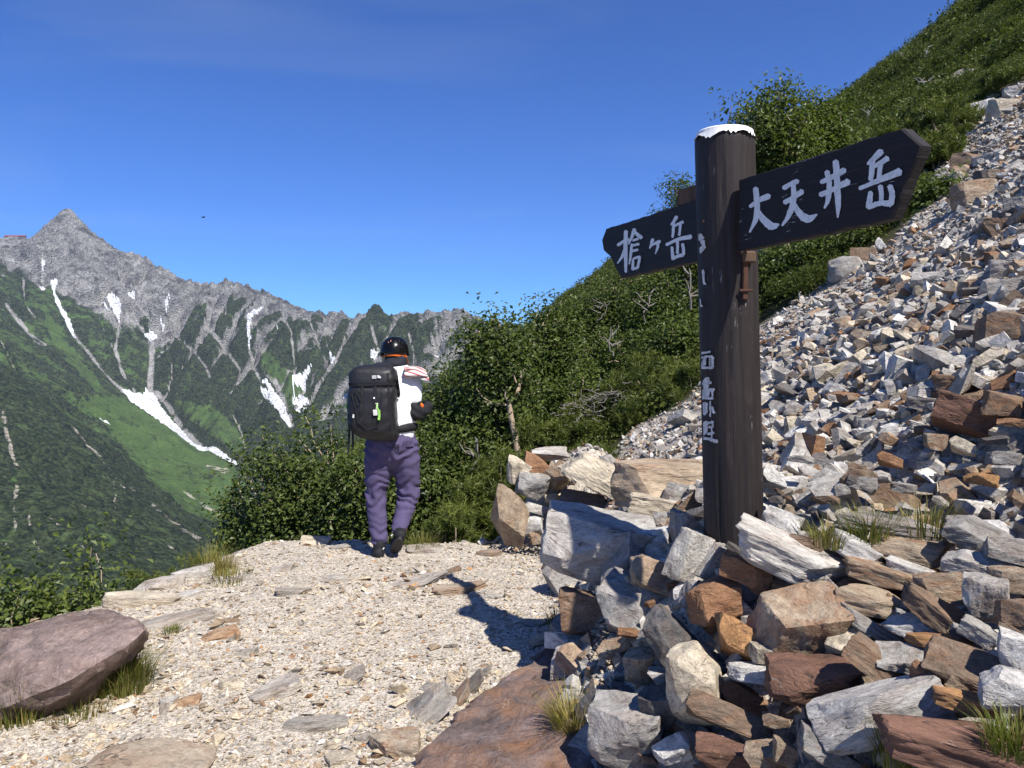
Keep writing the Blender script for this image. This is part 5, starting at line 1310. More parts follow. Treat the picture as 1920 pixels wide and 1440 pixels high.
# ------------------------------------------------------------------ signpost
def wood_material(name, base, worn, fleck):
    m, nt, b, out = new_mat(name); q = N(nt)
    t = q.n('ShaderNodeTexCoord')
    v = q.mapping(t.outputs['Object'], (22, 22, 1.4)) if name != 'sign_board' else q.mapping(t.outputs['Object'], (3.0, 3.0, 40))
    g = q.noise(v, 2.2, 6, 0.7); g2 = q.noise(t.outputs['Object'], 7, 5, 0.7)
    c = q.mix(q.ramp(g, [(0.3, 0.0), (0.7, 1.0)]), tuple(x * 0.62 for x in base), tuple(x * 1.35 for x in base))
    c = q.mix(q.ramp(q.math('MULTIPLY', g, g2), [(0.30, 0.0), (0.42, 0.55)]), c, worn)
    fl = q.ramp(q.math('MULTIPLY', q.noise(v, 5.0, 4, 0.8), q.ramp(q.noise(t.outputs['Object'], 4.2, 3, 0.6), [(0.42, 0.4), (0.62, 1.0)])), [(0.60, 0.0), (0.66, 1.0)])
    c = q.mix(q.math('MULTIPLY', fl, fleck), c, (0.50, 0.50, 0.50))
    q.l(c, b.inputs['Base Color']); b.inputs['Roughness'].default_value = 0.62; b.inputs['Specular IOR Level'].default_value = 0.35
    bp = q.bump(g, 0.9, 0.006); bp = q.bump(g2, 0.35, 0.006, bp); q.l(bp, b.inputs['Normal'])
    return m
M_POST = wood_material('post_wood', (0.022, 0.0165, 0.016), (0.050, 0.037, 0.033), 0.5)
M_BOARD = wood_material('sign_board', (0.013, 0.010, 0.0105), (0.022, 0.016, 0.015), 0.9)
M_PAINT = plain('white_paint', (0.66, 0.67, 0.68), 0.5, 0.4, 60, 0.22, 0.4, (1, 1, 1), bdist=0.002)
M_WORNP = plain('worn_white_paint', (0.52, 0.52, 0.52), 0.7, 0.3, 45, 0.5, 0.3)
M_CAP = plain('white_cap_paint', (0.82, 0.81, 0.78), 0.55, 0.4, 30, 0.1, 0.4, (1, 1, 0.4))
M_RUST = plain('rusty_iron', (0.07, 0.032, 0.020), 0.8, 0.3, 40, 0.5, 0.4)
M_RAWWOOD = plain('raw_wood', (0.10, 0.065, 0.045), 0.85, 0.2, 14, 0.45, 0.6, (1, 1, 0.2))
PY0 = 3.2
PB, PTOP = at(1377, 1040, PY0), at(1358.5, 252, PY0)
AXD = (PTOP - PB) / np.linalg.norm(PTOP - PB)
PR = 0.1165
def axis_at(z): return PB + AXD * ((z - PB[2]) / AXD[2])
post = empty('signpost', axis_at(PB[2] - 0.25))
tag(post, 'dark brown wooden signpost with two arrow boards and a white painted top', 'signpost')
ns, nzz = 84, 120
zz = np.linspace(PB[2] - 0.45, PTOP[2], nzz); th = np.arange(ns) * 2 * math.pi / ns
TH, ZZ = np.meshgrid(th, zz)
rr = PR * (1 + 0.02 * (1 - (ZZ - PB[2]) / 1.8)) * (1 + 0.025 * np.cos(4 * TH + 0.8)) + 0.0022 * fbm(TH * 4, ZZ * 2.0, 3, 201) + 0.0012 * fbm(TH * 14, ZZ * 1.2, 2, 202)
for (a, dpt, wd, z0, z1) in [(-1.46, .011, .035, .2, 2.2), (-1.05, .008, .03, .3, 1.6), (-1.9, .008, .03, 1.0, 2.5), (-2.25, .010, .04, .3, 1.3), (-0.8, .007, .03, 1.4, 2.6), (-1.25, .006, .025, 1.9, 2.6), (-2.0, .006, .03, .2, 0.9), (0.3, .008, .03, .5, 2.), (1.8, .008, .03, .5, 2.2)]:
    da = np.angle(np.exp(1j * (TH - a - 0.06 * np.sin(ZZ * 3 + a * 5) - 0.02 * fbm(ZZ * 6, ZZ * 0 + a, 2, 5))))
    rr = rr - dpt * np.exp(-(da / wd) ** 2) * smooth(z0, z0 + .25, ZZ) * smooth(z1, z1 - .3, ZZ)
top_round = smooth(PTOP[2] - 0.03, PTOP[2], ZZ); rr = rr * (1 - 0.10 * top_round ** 2)
AX = np.array([axis_at(z) for z in zz])
V = np.stack([AX[:, None, 0] + rr * np.cos(TH), AX[:, None, 1] + rr * np.sin(TH), ZZ], -1).reshape(-1, 3)
F = [(i * ns + j, i * ns + (j + 1) % ns, (i + 1) * ns + (j + 1) % ns, (i + 1) * ns + j) for i in range(nzz - 1) for j in range(ns)]
o0 = np.array(post.location)
sh = link('shaft', raw_mesh('shaft', V - o0, np.array(F), True), M_POST, post)
# white cap with paint runs
bm = bmesh.new(); rings = []
for lev, (rf, dz) in enumerate([(1.062, None), (1.066, -0.004), (1.06, 0.006), (0.90, 0.012), (0.4, 0.016), (0.02, 0.017)]):
    ring = []
    for j in range(ns):
        run = -0.012 - 0.016 * abs(math.sin(j * 1.7)) * (0.5 + 0.5 * math.sin(j * 0.61 + 1)) - 0.012 * max(0, math.sin(j * 0.23 + 2))
        z = PTOP[2] + (run if dz is None else dz); z_ = min(z, PTOP[2]); c = axis_at(z_)
        rbase = PR * rf * (1 - (0.08 if 0 < lev < 3 else 0.0))
        ring.append(bm.verts.new((c[0] + rbase * math.cos(th[j]) - o0[0], c[1] + rbase * math.sin(th[j]) - o0[1], z - o0[2])))
    rings.append(ring)
for a, b_ in zip(rings[:-1], rings[1:]):
    for j in range(ns): bm.faces.new((a[j], a[(j + 1) % ns], b_[(j + 1) % ns], b_[j]))
bm.faces.new(rings[-1])
c_ = bm_obj('cap', bm, M_CAP, post, True, 40); c_['label'] = 'white painted top of the post'
# boards lie in one vertical plane through the post
BD = np.array([-0.352, 0.936, 0.0]); BD /= np.linalg.norm(BD)
BN = np.array([-BD[1], BD[0], 0.0])                     # towards the camera
AXM = axis_at(2.15)
BP = AXM + BN * 0.048
def on_plane(px, py, off=0.0):
    d = ray(px, py); P0 = np.array([0, 0, CAMZ]); p = BP + BN * off
    t = ((p - P0) @ BN) / (d @ BN)
    return P0 + d * t
def board(name, corners, thick, label, jag=()):
    pts = []
    r = random.Random(len(corners))
    for i in range(len(corners)):
        a = on_plane(*corners[i]); b_ = on_plane(*corners[(i + 1) % len(corners)])
        L = np.linalg.norm(b_ - a); k = max(2, int(L / 0.03))
        for s in range(k):
            p = a + (b_ - a) * s / k
            if s: p = p + BD * r.gauss(0, .0012) + np.array([0, 0, r.gauss(0, .0016)])
            pts.append(p)
    bm = bmesh.new(); f_ = []; m_ = []; b2 = []
    cen = np.mean(pts, 0)
    for p in pts:
        inn = p + (cen - p) / np.linalg.norm(cen - p) * 0.006
        f_.append(bm.verts.new(inn - o0)); m_.append(bm.verts.new(p - BN * 0.006 - o0)); b2.append(bm.verts.new(p - BN * thick - o0))
    bm.faces.new(f_); bm.faces.new(b2[::-1]); n = len(pts)
    for i in range(n):
        j = (i + 1) % n
        bm.faces.new((f_[i], m_[i], m_[j], f_[j])); bm.faces.new((m_[i], b2[i], b2[j], m_[j]))
    bmesh.ops.recalc_face_normals(bm, faces=bm.faces[:])
    o = bm_obj(name, bm, M_BOARD, post, False); o['label'] = label
    return o
RBd = board('arrow_board', [(1384, 338), (1450, 317), (1560, 282), (1692, 240.5), (1728, 273), (1673, 410), (1560, 436), (1412, 466), (1384, 470)], 0.040, 'large right board reading 大天井岳')
LBd = board('arrow_board', [(1136, 429), (1303, 375), (1336, 364), (1336, 482), (1303, 491), (1163, 522), (1143, 480), (1131, 469), (1128, 450)], 0.040, 'small left board reading 槍ヶ岳')
def catmull(pts, n=7):
    P = np.array(pts, float); P = np.vstack([2 * P[0] - P[1], P, 2 * P[-1] - P[-2]]); o = []
    for i in range(1, len(P) - 2):
        for t in np.linspace(0, 1, n, endpoint=(i == len(P) - 3)):
            a, b_, c, d = P[i - 1:i + 3]
            o.append(0.5 * ((2 * b_) + (-a + c) * t + (2 * a - 5 * b_ + 4 * c - d) * t * t + (-a + 3 * b_ - 3 * c + d) * t ** 3))
    return np.array(o)
def strokes(name, S_, tf, surf, mat, parent, rough_=0.06):
    bm = bmesh.new(); r = random.Random(9)
    for si, st in enumerate(S_):
        st = [p if len(p) == 3 else (*p, 12) for p in st]
        c = catmull(st); xy, w = c[:, :2], np.clip(c[:, 2], 3, None)
        t = np.gradient(xy, axis=0); t /= np.linalg.norm(t, axis=1)[:, None] + 1e-9; nn = np.stack([-t[:, 1], t[:, 0]], -1)
        lft = [xy[i] + nn[i] * w[i] * 0.6 * (1 + r.gauss(0, rough_)) for i in range(len(xy))]; rgt = [xy[i] - nn[i] * w[i] * 0.6 * (1 + r.gauss(0, rough_)) for i in range(len(xy))]
        cap0 = xy[0] - t[0] * w[0] * 0.38; cap1 = xy[-1] + t[-1] * w[-1] * 0.38
        off = 0.0014 + 0.00035 * si
        mk = lambda p: bm.verts.new(surf(*tf(p[0], p[1]), off) - o0)
        Lv = [mk(p) for p in lft]; Rv = [mk(p) for p in rgt]; c0, c1 = mk(cap0), mk(cap1)
        bm.faces.new((c0, Rv[0], Lv[0])); bm.faces.new((c1, Lv[-1], Rv[-1]))
        for i in range(len(Lv) - 1): bm.faces.new((Lv[i], Rv[i], Rv[i + 1], Lv[i + 1]))
    o = bm_obj(name, bm, mat, parent, False)
    return o
z2 = lambda u, v: (1100 + u * 0.34719, 200 + v * 0.34722)
z3 = lambda u, v: (1200 + u / 3.0, 600 + v / 3.0)
CH = {
 '大': [[(882, 540, 16), (930, 506, 22), (985, 482, 28)], [(912, 440, 24), (920, 520, 26), (915, 600, 24), (880, 678, 8)], [(922, 556, 16), (955, 610, 30), (1000, 645, 36), (1038, 636, 10)]],
 '天': [[(1064, 440, 22), (1100, 418, 20), (1140, 402, 24)], [(1068, 518, 22), (1120, 488, 22), (1164, 456, 26)], [(1116, 415, 22), (1118, 500, 26), (1095, 580, 24), (1056, 642, 9)], [(1115, 514, 14), (1145, 570, 30), (1195, 606, 36), (1243, 582, 8)]],
 '井': [[(1266, 408, 20), (1325, 380, 24), (1393, 342, 28)], [(1262, 476, 24), (1335, 444, 22), (1413, 404, 32)], [(1298, 350, 24), (1310, 420, 24), (1304, 500, 22), (1284, 548, 8)], [(1345, 294, 26), (1352, 400, 28), (1358, 520, 26), (1356, 598, 8)]],
 '岳': [[(1592, 240, 30), (1556, 276, 26), (1518, 310, 14)], [(1545, 288, 24), (1540, 345, 24), (1534, 395, 22)], [(1548, 325, 18), (1590, 302, 22), (1625, 278, 26)], [(1588, 305, 22), (1582, 350, 22), (1580, 388, 22)], [(1474, 442, 18), (1580, 396, 24), (1692, 350, 36)],
       [(1586, 428, 24), (1592, 475, 22), (1590, 522, 20)], [(1534, 462, 22), (1528, 505, 26), (1524, 545, 30)], [(1526, 540, 26), (1585, 522, 22), (1642, 524, 30)], [(1638, 428, 26), (1650, 475, 26), (1642, 528, 26)]],
 '槍': [[(168, 748, 14), (195, 730, 14), (225, 716, 16)], [(212, 672, 18), (210, 780, 18), (212, 893, 12)], [(206, 772, 14), (188, 815, 12), (166, 846, 5)], [(258, 662, 18), (245, 700, 14), (226, 742, 7)], [(258, 674, 14), (276, 692, 16), (296, 708, 18)], [(250, 722, 11), (278, 714, 11)], [(244, 750, 11), (282, 742, 12)], [(240, 782, 11), (276, 772, 12)], [(244, 742, 12), (238, 800, 12), (230, 850, 7)], [(252, 822, 11), (268, 815, 11), (288, 810, 12)], [(286, 812, 12), (282, 840, 12), (274, 872, 12)], [(250, 826, 11), (250, 850, 12), (248, 880, 12)], [(248, 878, 11), (274, 870, 11)]],
 'ヶ': [[(357, 716, 15), (350, 740, 13), (341, 764, 8)], [(350, 748, 11), (374, 736, 12), (396, 726, 14)], [(386, 734, 14), (382, 764, 12), (371, 794, 5)]],
 '岳2': [[(486, 594, 16), (472, 618, 14), (456, 638, 9)], [(470, 624, 13), (468, 665, 13), (464, 705, 12)], [(470, 646, 11), (495, 634, 12), (520, 622, 14)], [(506, 636, 12), (503, 665, 12), (500, 694, 12)], [(430, 746, 14), (495, 716, 15), (563, 702, 22)], [(490, 728, 14), (491, 760, 13), (490, 792, 13)], [(460, 758, 13), (463, 790, 14), (466, 822, 16)], [(462, 822, 15), (492, 808, 14), (522, 800, 16)], [(518, 742, 14), (523, 770, 14), (522, 800, 14)]]}
for ch, S_ in CH.items():
    o = strokes('painted_character', S_, z2, lambda a, b_, off: on_plane(a, b_, off), M_PAINT, RBd if ch in '大天井岳' else LBd)
    o['label'] = 'white brush character ' + ch[0]
def on_post(px, py, off):
    d = ray(px, py); z = float(at(px, py, PY0 - PR)[2]); c = axis_at(z)
    for _ in range(4):
        x = d[0] * (c[1] - PR * 0.8); dx = np.clip(x - c[0], -PR * 0.98, PR * 0.98); y = c[1] - math.sqrt(max(1e-8, PR * PR - dx * dx))
        x = d[0] * y; dx = np.clip(x - c[0], -PR * 0.985, PR * 0.985); y = c[1] - math.sqrt(PR * PR - dx * dx); z = CAMZ + d[2] * y; c = axis_at(z)
    nrm = np.array([dx, y - c[1], 0.0]); nrm /= np.linalg.norm(nrm)
    return c + nrm * (PR * 1.03 + 0.0035 + off)
WORN = {'西': [[(345, 186, 12), (372, 182, 10), (396, 178, 12)], [(348, 212, 16), (344, 240, 16), (344, 268, 14)], [(350, 212, 10), (380, 206, 10), (410, 206, 12)], [(410, 208, 15), (412, 240, 16), (410, 270, 14)], [(368, 214, 10), (366, 240, 10), (362, 264, 12)], [(390, 210, 10), (392, 240, 14), (390, 268, 12)], [(348, 268, 12), (380, 270, 10), (408, 270, 12)]],
        '岳': [[(376, 326, 16), (374, 385, 16), (376, 440, 14)], [(352, 398, 10), (386, 394, 14), (420, 390, 16)], [(362, 362, 10), (382, 356, 10), (402, 350, 12)], [(362, 405, 12), (360, 425, 14), (362, 442, 12)], [(362, 440, 10), (385, 440, 10), (410, 440, 12)], [(410, 402, 12), (412, 425, 10), (410, 442, 12)]],
        '小': [[(370, 466, 16), (372, 500, 14), (370, 532, 10)], [(392, 458, 12), (394, 500, 12), (392, 542, 10)], [(408, 486, 12), (418, 522, 14)]],
        '屋': [[(366, 582, 12), (390, 576, 12), (416, 572, 14)], [(376, 572, 14), (372, 615, 14), (364, 655, 10)], [(384, 602, 10), (415, 600, 12)], [(402, 608, 16), (402, 645, 16), (400, 680, 14)], [(356, 660, 14), (395, 672, 12), (440, 682, 16)], [(382, 640, 10), (420, 634, 12)], [(412, 576, 10), (414, 600, 10)]]}
for ch, S_ in WORN.items():
    o = strokes('painted_character', S_, z3, on_post, M_WORNP, sh, 0.22); o['label'] = 'worn white character ' + ch
strokes('worn_paint', [[(618, 690, 12), (630, 740, 14), (622, 790, 8)], [(606, 860, 8), (612, 920, 9), (606, 980, 6)], [(630, 880, 6), (634, 960, 7)], [(616, 1010, 7), (626, 1080, 8)]], z2, on_post, M_WORNP, sh, 0.35)
# tenon end behind the post, wedge block, rusty strap under the large board
def block(name, cen, ex, dims, mat, parent, bev=0.004):
    bm = bmesh.new(); bmesh.ops.create_cube(bm, size=1.0)
    for v in bm.verts: v.co = Vector(cen - o0 + ex[0] * v.co.x * dims[0] + ex[1] * v.co.y * dims[1] + ex[2] * v.co.z * dims[2])
    bmesh.ops.bevel(bm, geom=bm.edges[:], offset=bev, segments=1, affect='EDGES')
    bmesh.ops.recalc_face_normals(bm, faces=bm.faces[:])
    return bm_obj(name, bm, mat, parent, False)
EX = (BD, BN, np.array([0, 0, 1.0]))
block('tenon', on_plane(1300, 366, -0.03), EX, (0.16, 0.05, 0.06), M_RAWWOOD, post)
block('wedge_block', on_post(1399, 483, 0.004), (np.array([1.0, 0, 0]), np.array([0, 1.0, 0]), np.array([0, 0, 1.0])), (0.05, 0.05, 0.045), M_RAWWOOD, post, 0.006)
block('tie_strip', on_post(1395, 525, -0.004), (np.array([1.0, 0, 0]), np.array([0, 1.0, 0]), np.array([0, 0, 1.0])), (0.022, 0.03, 0.16), M_RUST, post, 0.004)
block('rusty_pin', on_post(1394, 545, 0.012), (np.array([1.0, 0, 0]), np.array([0, 1.0, 0]), np.array([0, 0, 1.0])), (0.055, 0.012, 0.010), M_RUST, post, 0.002)
block('nail', on_post(1318, 415, 0.002), EX, (0.006, 0.006, 0.006), M_RUST, post, 0.001)

# ------------------------------------------------------------------ the hiker
M_SKIN = plain('skin', (0.46, 0.26, 0.17), 0.55, 0.4, 20, 0.12)
M_TROUS = plain('purple_cloth', (0.088, 0.072, 0.145), 0.85, 0.2, 90, 0.16, 0.25)
M_SHIRT = plain('white_cloth', (0.80, 0.81, 0.83), 0.9, 0.2, 60, 0.05, 0.2)
M_BLACK = plain('black_cloth', (0.014, 0.014, 0.017), 0.75, 0.3, 50, 0.3, 0.25)
M_PACK = plain('black_nylon', (0.012, 0.012, 0.014), 0.52, 0.45, 26, 0.35, 0.35, bdist=0.006)
M_NAVY = plain('navy_cloth', (0.016, 0.018, 0.026), 0.8, 0.25, 40, 0.2, 0.25)
M_SHELL = plain('black_shell', (0.010, 0.010, 0.012), 0.28, 0.5, 30, 0.15)
M_ORANGE = plain('orange_webbing', (0.62, 0.13, 0.02), 0.7, 0.3, 60, 0.1)
M_RUBBER = plain('grey_rubber', (0.045, 0.045, 0.043), 0.8, 0.3, 60, 0.2, 0.3)
M_HAIR = plain('dark_hair', (0.02, 0.015, 0.012), 0.6, 0.3, 60, 0.3, 0.3)
M_LOGO = plain('white_print', (0.75, 0.75, 0.75), 0.6, 0.3)
M_LIME = plain('lime_cord', (0.30, 0.62, 0.12), 0.6, 0.3, 40, 0.1)
M_TAG = plain('white_tag', (0.72, 0.72, 0.66), 0.6, 0.3, 90, 0.2)
M_PINK = plain('pink_sticker', (0.70, 0.38, 0.33), 0.5, 0.3)
m, nt, b, out = new_mat('striped_towel'); q = N(nt); t_ = q.n('ShaderNodeTexCoord')
wv = q.n('ShaderNodeTexWave', Scale=1.35, Distortion=0.3); wv.bands_direction = 'X'; q.l(t_.outputs['UV'], wv.inputs['Vector'])
q.l(q.ramp(wv.outputs['Fac'], [(0.0, (0.55, 0.53, 0.5)), (0.45, (0.55, 0.53, 0.5)), (0.52, (0.16, 0.15, 0.16)), (0.70, (0.60, 0.57, 0.54)), (0.86, (0.36, 0.06, 0.07)), (1.0, (0.36, 0.06, 0.07))]), b.inputs['Base Color']); b.inputs['Roughness'].default_value = 0.95
M_TOWEL = m
def ctube(pts, radii, sides=16, flat=1.0):
    pts = np.asarray(pts, float); radii = np.asarray(radii, float)
    d0 = pts[0] - pts[1]; d0 /= np.linalg.norm(d0); d1 = pts[-1] - pts[-2]; d1 /= np.linalg.norm(d1)
    P = [pts[0] + d0 * radii[0] * f for f in (0.98, 0.8, 0.45)] + list(pts) + [pts[-1] + d1 * radii[-1] * f for f in (0.45, 0.8, 0.98)]
    R_ = [radii[0] * f for f in (0.18, 0.6, 0.9)] + list(radii) + [radii[-1] * f for f in (0.9, 0.6, 0.18)]
    V, F = tube_arrays(np.array(P), np.array(R_), sides)
    if flat != 1.0: V[:, 1] = np.mean(pts[:, 1]) + (V[:, 1] - np.mean(pts[:, 1])) * flat
    n = len(P); tri = []
    for f in F: tri += [(f[0], f[1], f[2]), (f[0], f[2], f[3])]
    for i in range(1, sides - 1): tri += [(0, i + 1, i), ((n - 1) * sides, (n - 1) * sides + i, (n - 1) * sides + i + 1)]
    return V, np.array(tri)
def px_tube(L, sides=18):
    W = at([p[0] for p in L], [p[1] for p in L], [p[2] for p in L])
    # resample smoothly
    C_ = catmull(np.column_stack([W, [p[3] for p in L]]), 6)
    return ctube(C_[:, :3], C_[:, 3], sides)
def ellipsoid(px, py, Y, r3, seg=20):
    c = at(px, py, Y); bm = bmesh.new(); bmesh.ops.create_uvsphere(bm, u_segments=seg, v_segments=seg // 2, radius=1.0)
    bmesh.ops.triangulate(bm, faces=bm.faces[:]); bm.verts.index_update()
    V = np.array([v.co for v in bm.verts]) * np.array(r3) + c; F = np.array([[v.index for v in f.verts] for f in bm.faces]); bm.free()
    return V, F
def fuse(name, parts, mat, parent, voxel=0.011, sm=3, folds=None, sharp=None):
    V, F = join(parts)
    tmp = bpy.data.objects.new('tmp', raw_mesh('tmp', V, F)); col.objects.link(tmp)
    md = tmp.modifiers.new('r', 'REMESH'); md.mode = 'VOXEL'; md.voxel_size = voxel
    ms = tmp.modifiers.new('s', 'SMOOTH'); ms.factor = 0.5; ms.iterations = sm
    dg = bpy.context.evaluated_depsgraph_get(); dg.update()
    me = bpy.data.meshes.new_from_object(tmp.evaluated_get(dg))
    bpy.data.objects.remove(tmp)
    me.name = name; n = len(me.vertices); co = np.zeros(n * 3, np.float32); me.vertices.foreach_get('co', co); co = co.reshape(-1, 3)
    if folds:
        nv = np.zeros(n * 3, np.float32); me.vertices.foreach_get('normal', nv); nv = nv.reshape(-1, 3)
        co = co + nv * np.asarray(folds(co), np.float32)[:, None]
    co = co - np.array(parent.location, np.float32)
    me.vertices.foreach_set('co', co.ravel().astype(np.float32))
    me.polygons.foreach_set('use_smooth', np.ones(len(me.polygons), bool)); me.materials.clear(); me.update()
    return link(name, me, mat, parent)
HK = empty('person', at(722, 1048, 5.98))
tag(HK, 'hiker in white shirt, purple trousers and black helmet walking away along the path', 'person')
skinparts = [ellipsoid(741, 662, 6.12, (0.078, 0.098, 0.115)), ellipsoid(742, 678, 6.20, (0.05, 0.05, 0.05)), ellipsoid(741, 664, 6.225, (0.016, 0.02, 0.022)), ellipsoid(722.5, 664, 6.11, (0.012, 0.022, 0.034)), ellipsoid(759.5, 664, 6.11, (0.012, 0.022, 0.034)), px_tube([(741, 668, 6.10, 0.06), (742, 690, 6.06, 0.06), (743, 710, 6.04, 0.08)]),
             px_tube([(742, 705, 6.04, 0.10), (741, 740, 6.03, 0.13), (738, 790, 6.0, 0.12), (735, 825, 6.0, 0.13)]),
             px_tube([(765, 712, 6.03, 0.06), (775, 735, 5.99, 0.048), (778, 775, 5.96, 0.04), (792, 769, 6.06, 0.036), (800, 765, 6.13, 0.028)]), px_tube([(716, 712, 6.03, 0.06), (702, 740, 6.02, 0.048), (700, 778, 6.03, 0.042), (716, 772, 6.16, 0.036), (726, 766, 6.22, 0.028)]),
             px_tube([(716, 838, 5.98, 0.095), (706, 932, 5.98, 0.058), (711, 1030, 5.95, 0.045)]), px_tube([(756, 838, 6.03, 0.095), (766, 924, 6.08, 0.058), (749, 1005, 5.95, 0.045)])]
def hand(px, py, Y, sgn, out_):
    out_.append(ellipsoid(px, py, Y, (0.022, 0.042, 0.040)))
    for i, (dz, L, rr_) in enumerate([(0.026, 0.062, 0.0095), (0.009, 0.070, 0.0098), (-0.009, 0.066, 0.0095), (-0.026, 0.052, 0.0085)]):
        c = at(px, py, Y); a = c + np.array([sgn * 0.004, 0.030, dz]); k1 = a + np.array([-sgn * 0.004, 0.030, -0.004]) * L / 0.062; k2 = k1 + np.array([-sgn * 0.022, 0.014, -0.012]) * L / 0.062; k3 = k2 + np.array([-sgn * 0.020, -0.010, -0.008]) * L / 0.062
        out_.append(ctube([a, k1, k2, k3], [rr_, rr_, rr_ * .95, rr_ * .85], 10))
    c = at(px, py, Y); out_.append(ctube([c + np.array([-sgn * .012, -.012, .026]), c + np.array([-sgn * .034, .014, .036]), c + np.array([-sgn * .044, .036, .026])], [.012, .0105, .009], 10))
hand(803, 762, 6.19, 1, skinparts); hand(729, 763, 6.27, -1, skinparts)
fuse('body', skinparts, M_SKIN, HK, 0.0095, 1)
def trouser_folds(co):
    x, y, z = co[:, 0], co[:, 1], co[:, 2]
    kn = np.exp(-((z - 0.48) / 0.14) ** 2) + 0.7 * np.exp(-((z - 0.12) / 0.10) ** 2) + 0.8 * np.exp(-((z - 0.80) / 0.10) ** 2)
    return 0.010 * kn * np.sin(z * 70 + 6 * fbm(x * 6, z * 5, 2, 1) * 2 + x * 18) + 0.006 * fbm(x * 9 + y * 5, z * 6, 3, 2)
tr = fuse('trousers', [px_tube([(735, 806, 5.995, 0.165), (734, 822, 5.995, 0.18), (734, 838, 6.0, 0.175)]), px_tube([(714, 832, 5.98, 0.125), (712, 862, 5.98, 0.122), (708, 900, 5.985, 0.098), (705, 935, 5.98, 0.082), (708, 980, 5.96, 0.073), (711, 1012, 5.95, 0.064)]),
                       px_tube([(754, 832, 6.02, 0.125), (760, 865, 6.04, 0.118), (765, 905, 6.07, 0.096), (765, 932, 6.07, 0.086), (757, 962, 6.02, 0.076), (749, 990, 5.95, 0.066)])], M_TROUS, HK, 0.012, 3, trouser_folds)
def shirt_folds(co): return 0.007 * np.sin(co[:, 2] * 46 + co[:, 0] * 30 + 5 * fbm(co[:, 0] * 6, co[:, 2] * 5, 2, 4)) * fbm(co[:, 0] * 4, co[:, 2] * 4, 2, 5) + 0.005 * fbm(co[:, 0] * 8, co[:, 2] * 6, 3, 3)
fuse('shirt', [px_tube([(743, 705, 6.03, 0.125), (744, 728, 6.03, 0.165), (743, 765, 6.01, 0.165), (739, 800, 6.0, 0.165), (737, 812, 6.0, 0.165)]), px_tube([(757, 708, 6.03, 0.10), (771, 722, 6.01, 0.080), (774, 747, 5.98, 0.072)]), px_tube([(724, 708, 6.03, 0.10), (707, 722, 6.03, 0.080), (703, 747, 6.03, 0.070)])], M_SHIRT, HK, 0.010, 3, shirt_folds)
sl = fuse('sleeve', [px_tube([(775, 746, 5.98, 0.056), (776, 764, 5.965, 0.058), (779, 776, 5.965, 0.058), (791, 771, 6.05, 0.053), (802, 764, 6.15, 0.046)])], M_BLACK, HK, 0.008, 3, lambda c: 0.004 * np.sin(c[:, 2] * 90 + c[:, 0] * 60)); sl['label'] = 'black arm cover on the right forearm'
fuse('sleeve', [px_tube([(703, 746, 6.03, 0.056), (700, 778, 6.03, 0.056), (714, 773, 6.14, 0.05), (724, 767, 6.21, 0.044)])], M_BLACK, HK, 0.010, 3)
glv = []; hand(803.5, 762, 6.185, 1, glv); 
fuse('glove', [(V_ * 1.0 + 0, F_) for V_, F_ in glv] + [ellipsoid(803.5, 762, 6.185, (0.026, 0.046, 0.044))], M_BLACK, HK, 0.005, 1, lambda c: np.full(len(c), 0.0025))
hood = fuse('hood', [ellipsoid(740, 683, 6.02, (0.098, 0.095, 0.050)), ellipsoid(722, 689, 5.99, (0.11, 0.08, 0.042)), ellipsoid(752, 680, 6.03, (0.052, 0.08, 0.06)), ellipsoid(740, 673, 6.07, (0.080, 0.09, 0.035))], M_NAVY, HK, 0.009, 3, lambda c: 0.006 * np.sin(c[:, 2] * 60 + c[:, 0] * 14) * fbm(c[:, 0] * 8, c[:, 2] * 8, 2, 6)); hood['label'] = 'dark hood gathered at the neck'
link('watch', raw_mesh('watch', *(lambda T: (T[0] - np.array(HK.location), T[1]))(ellipsoid(790, 761, 6.005, (0.020, 0.012, 0.022))), True), M_ORANGE, HK)
# helmet: shell, rim, vents, strap
def helmet():
    bm = bmesh.new(); c = at(740, 664, 6.11); rx, ry, rz = 0.113, 0.140, 0.138; R_ = []
    for i in range(15):
        ph = math.pi / 2 * i / 14; ring = []
        for j in range(40):
            a = 2 * math.pi * j / 40; rp = math.cos(ph) ** 0.85 if i < 14 else 0.0
            zz_ = rz * math.sin(ph) - 0.016 * (1 if math.sin(a) > 0 else -0.6) * (1 - i / 14)
            ring.append(bm.verts.new((c[0] + rx * rp * math.cos(a) * (1 + 0.012 * math.cos(6 * a) * (ph > .3)), c[1] + ry * rp * math.sin(a), c[2] + zz_)))
            if i == 14: break
        R_.append(ring)
    for a, b_ in zip(R_[:-2], R_[1:-1]):
        for j in range(40): bm.faces.new((a[j], a[(j + 1) % 40], b_[(j + 1) % 40], b_[j]))
    for j in range(40): bm.faces.new((R_[-2][j], R_[-2][(j + 1) % 40], R_[-1][0]))
    for v in bm.verts: v.co -= HK.location
    bmesh.ops.solidify(bm, geom=bm.faces[:], thickness=0.012)
    return bm_obj('helmet', bm, M_SHELL, HK, True, 45)
hel = helmet()
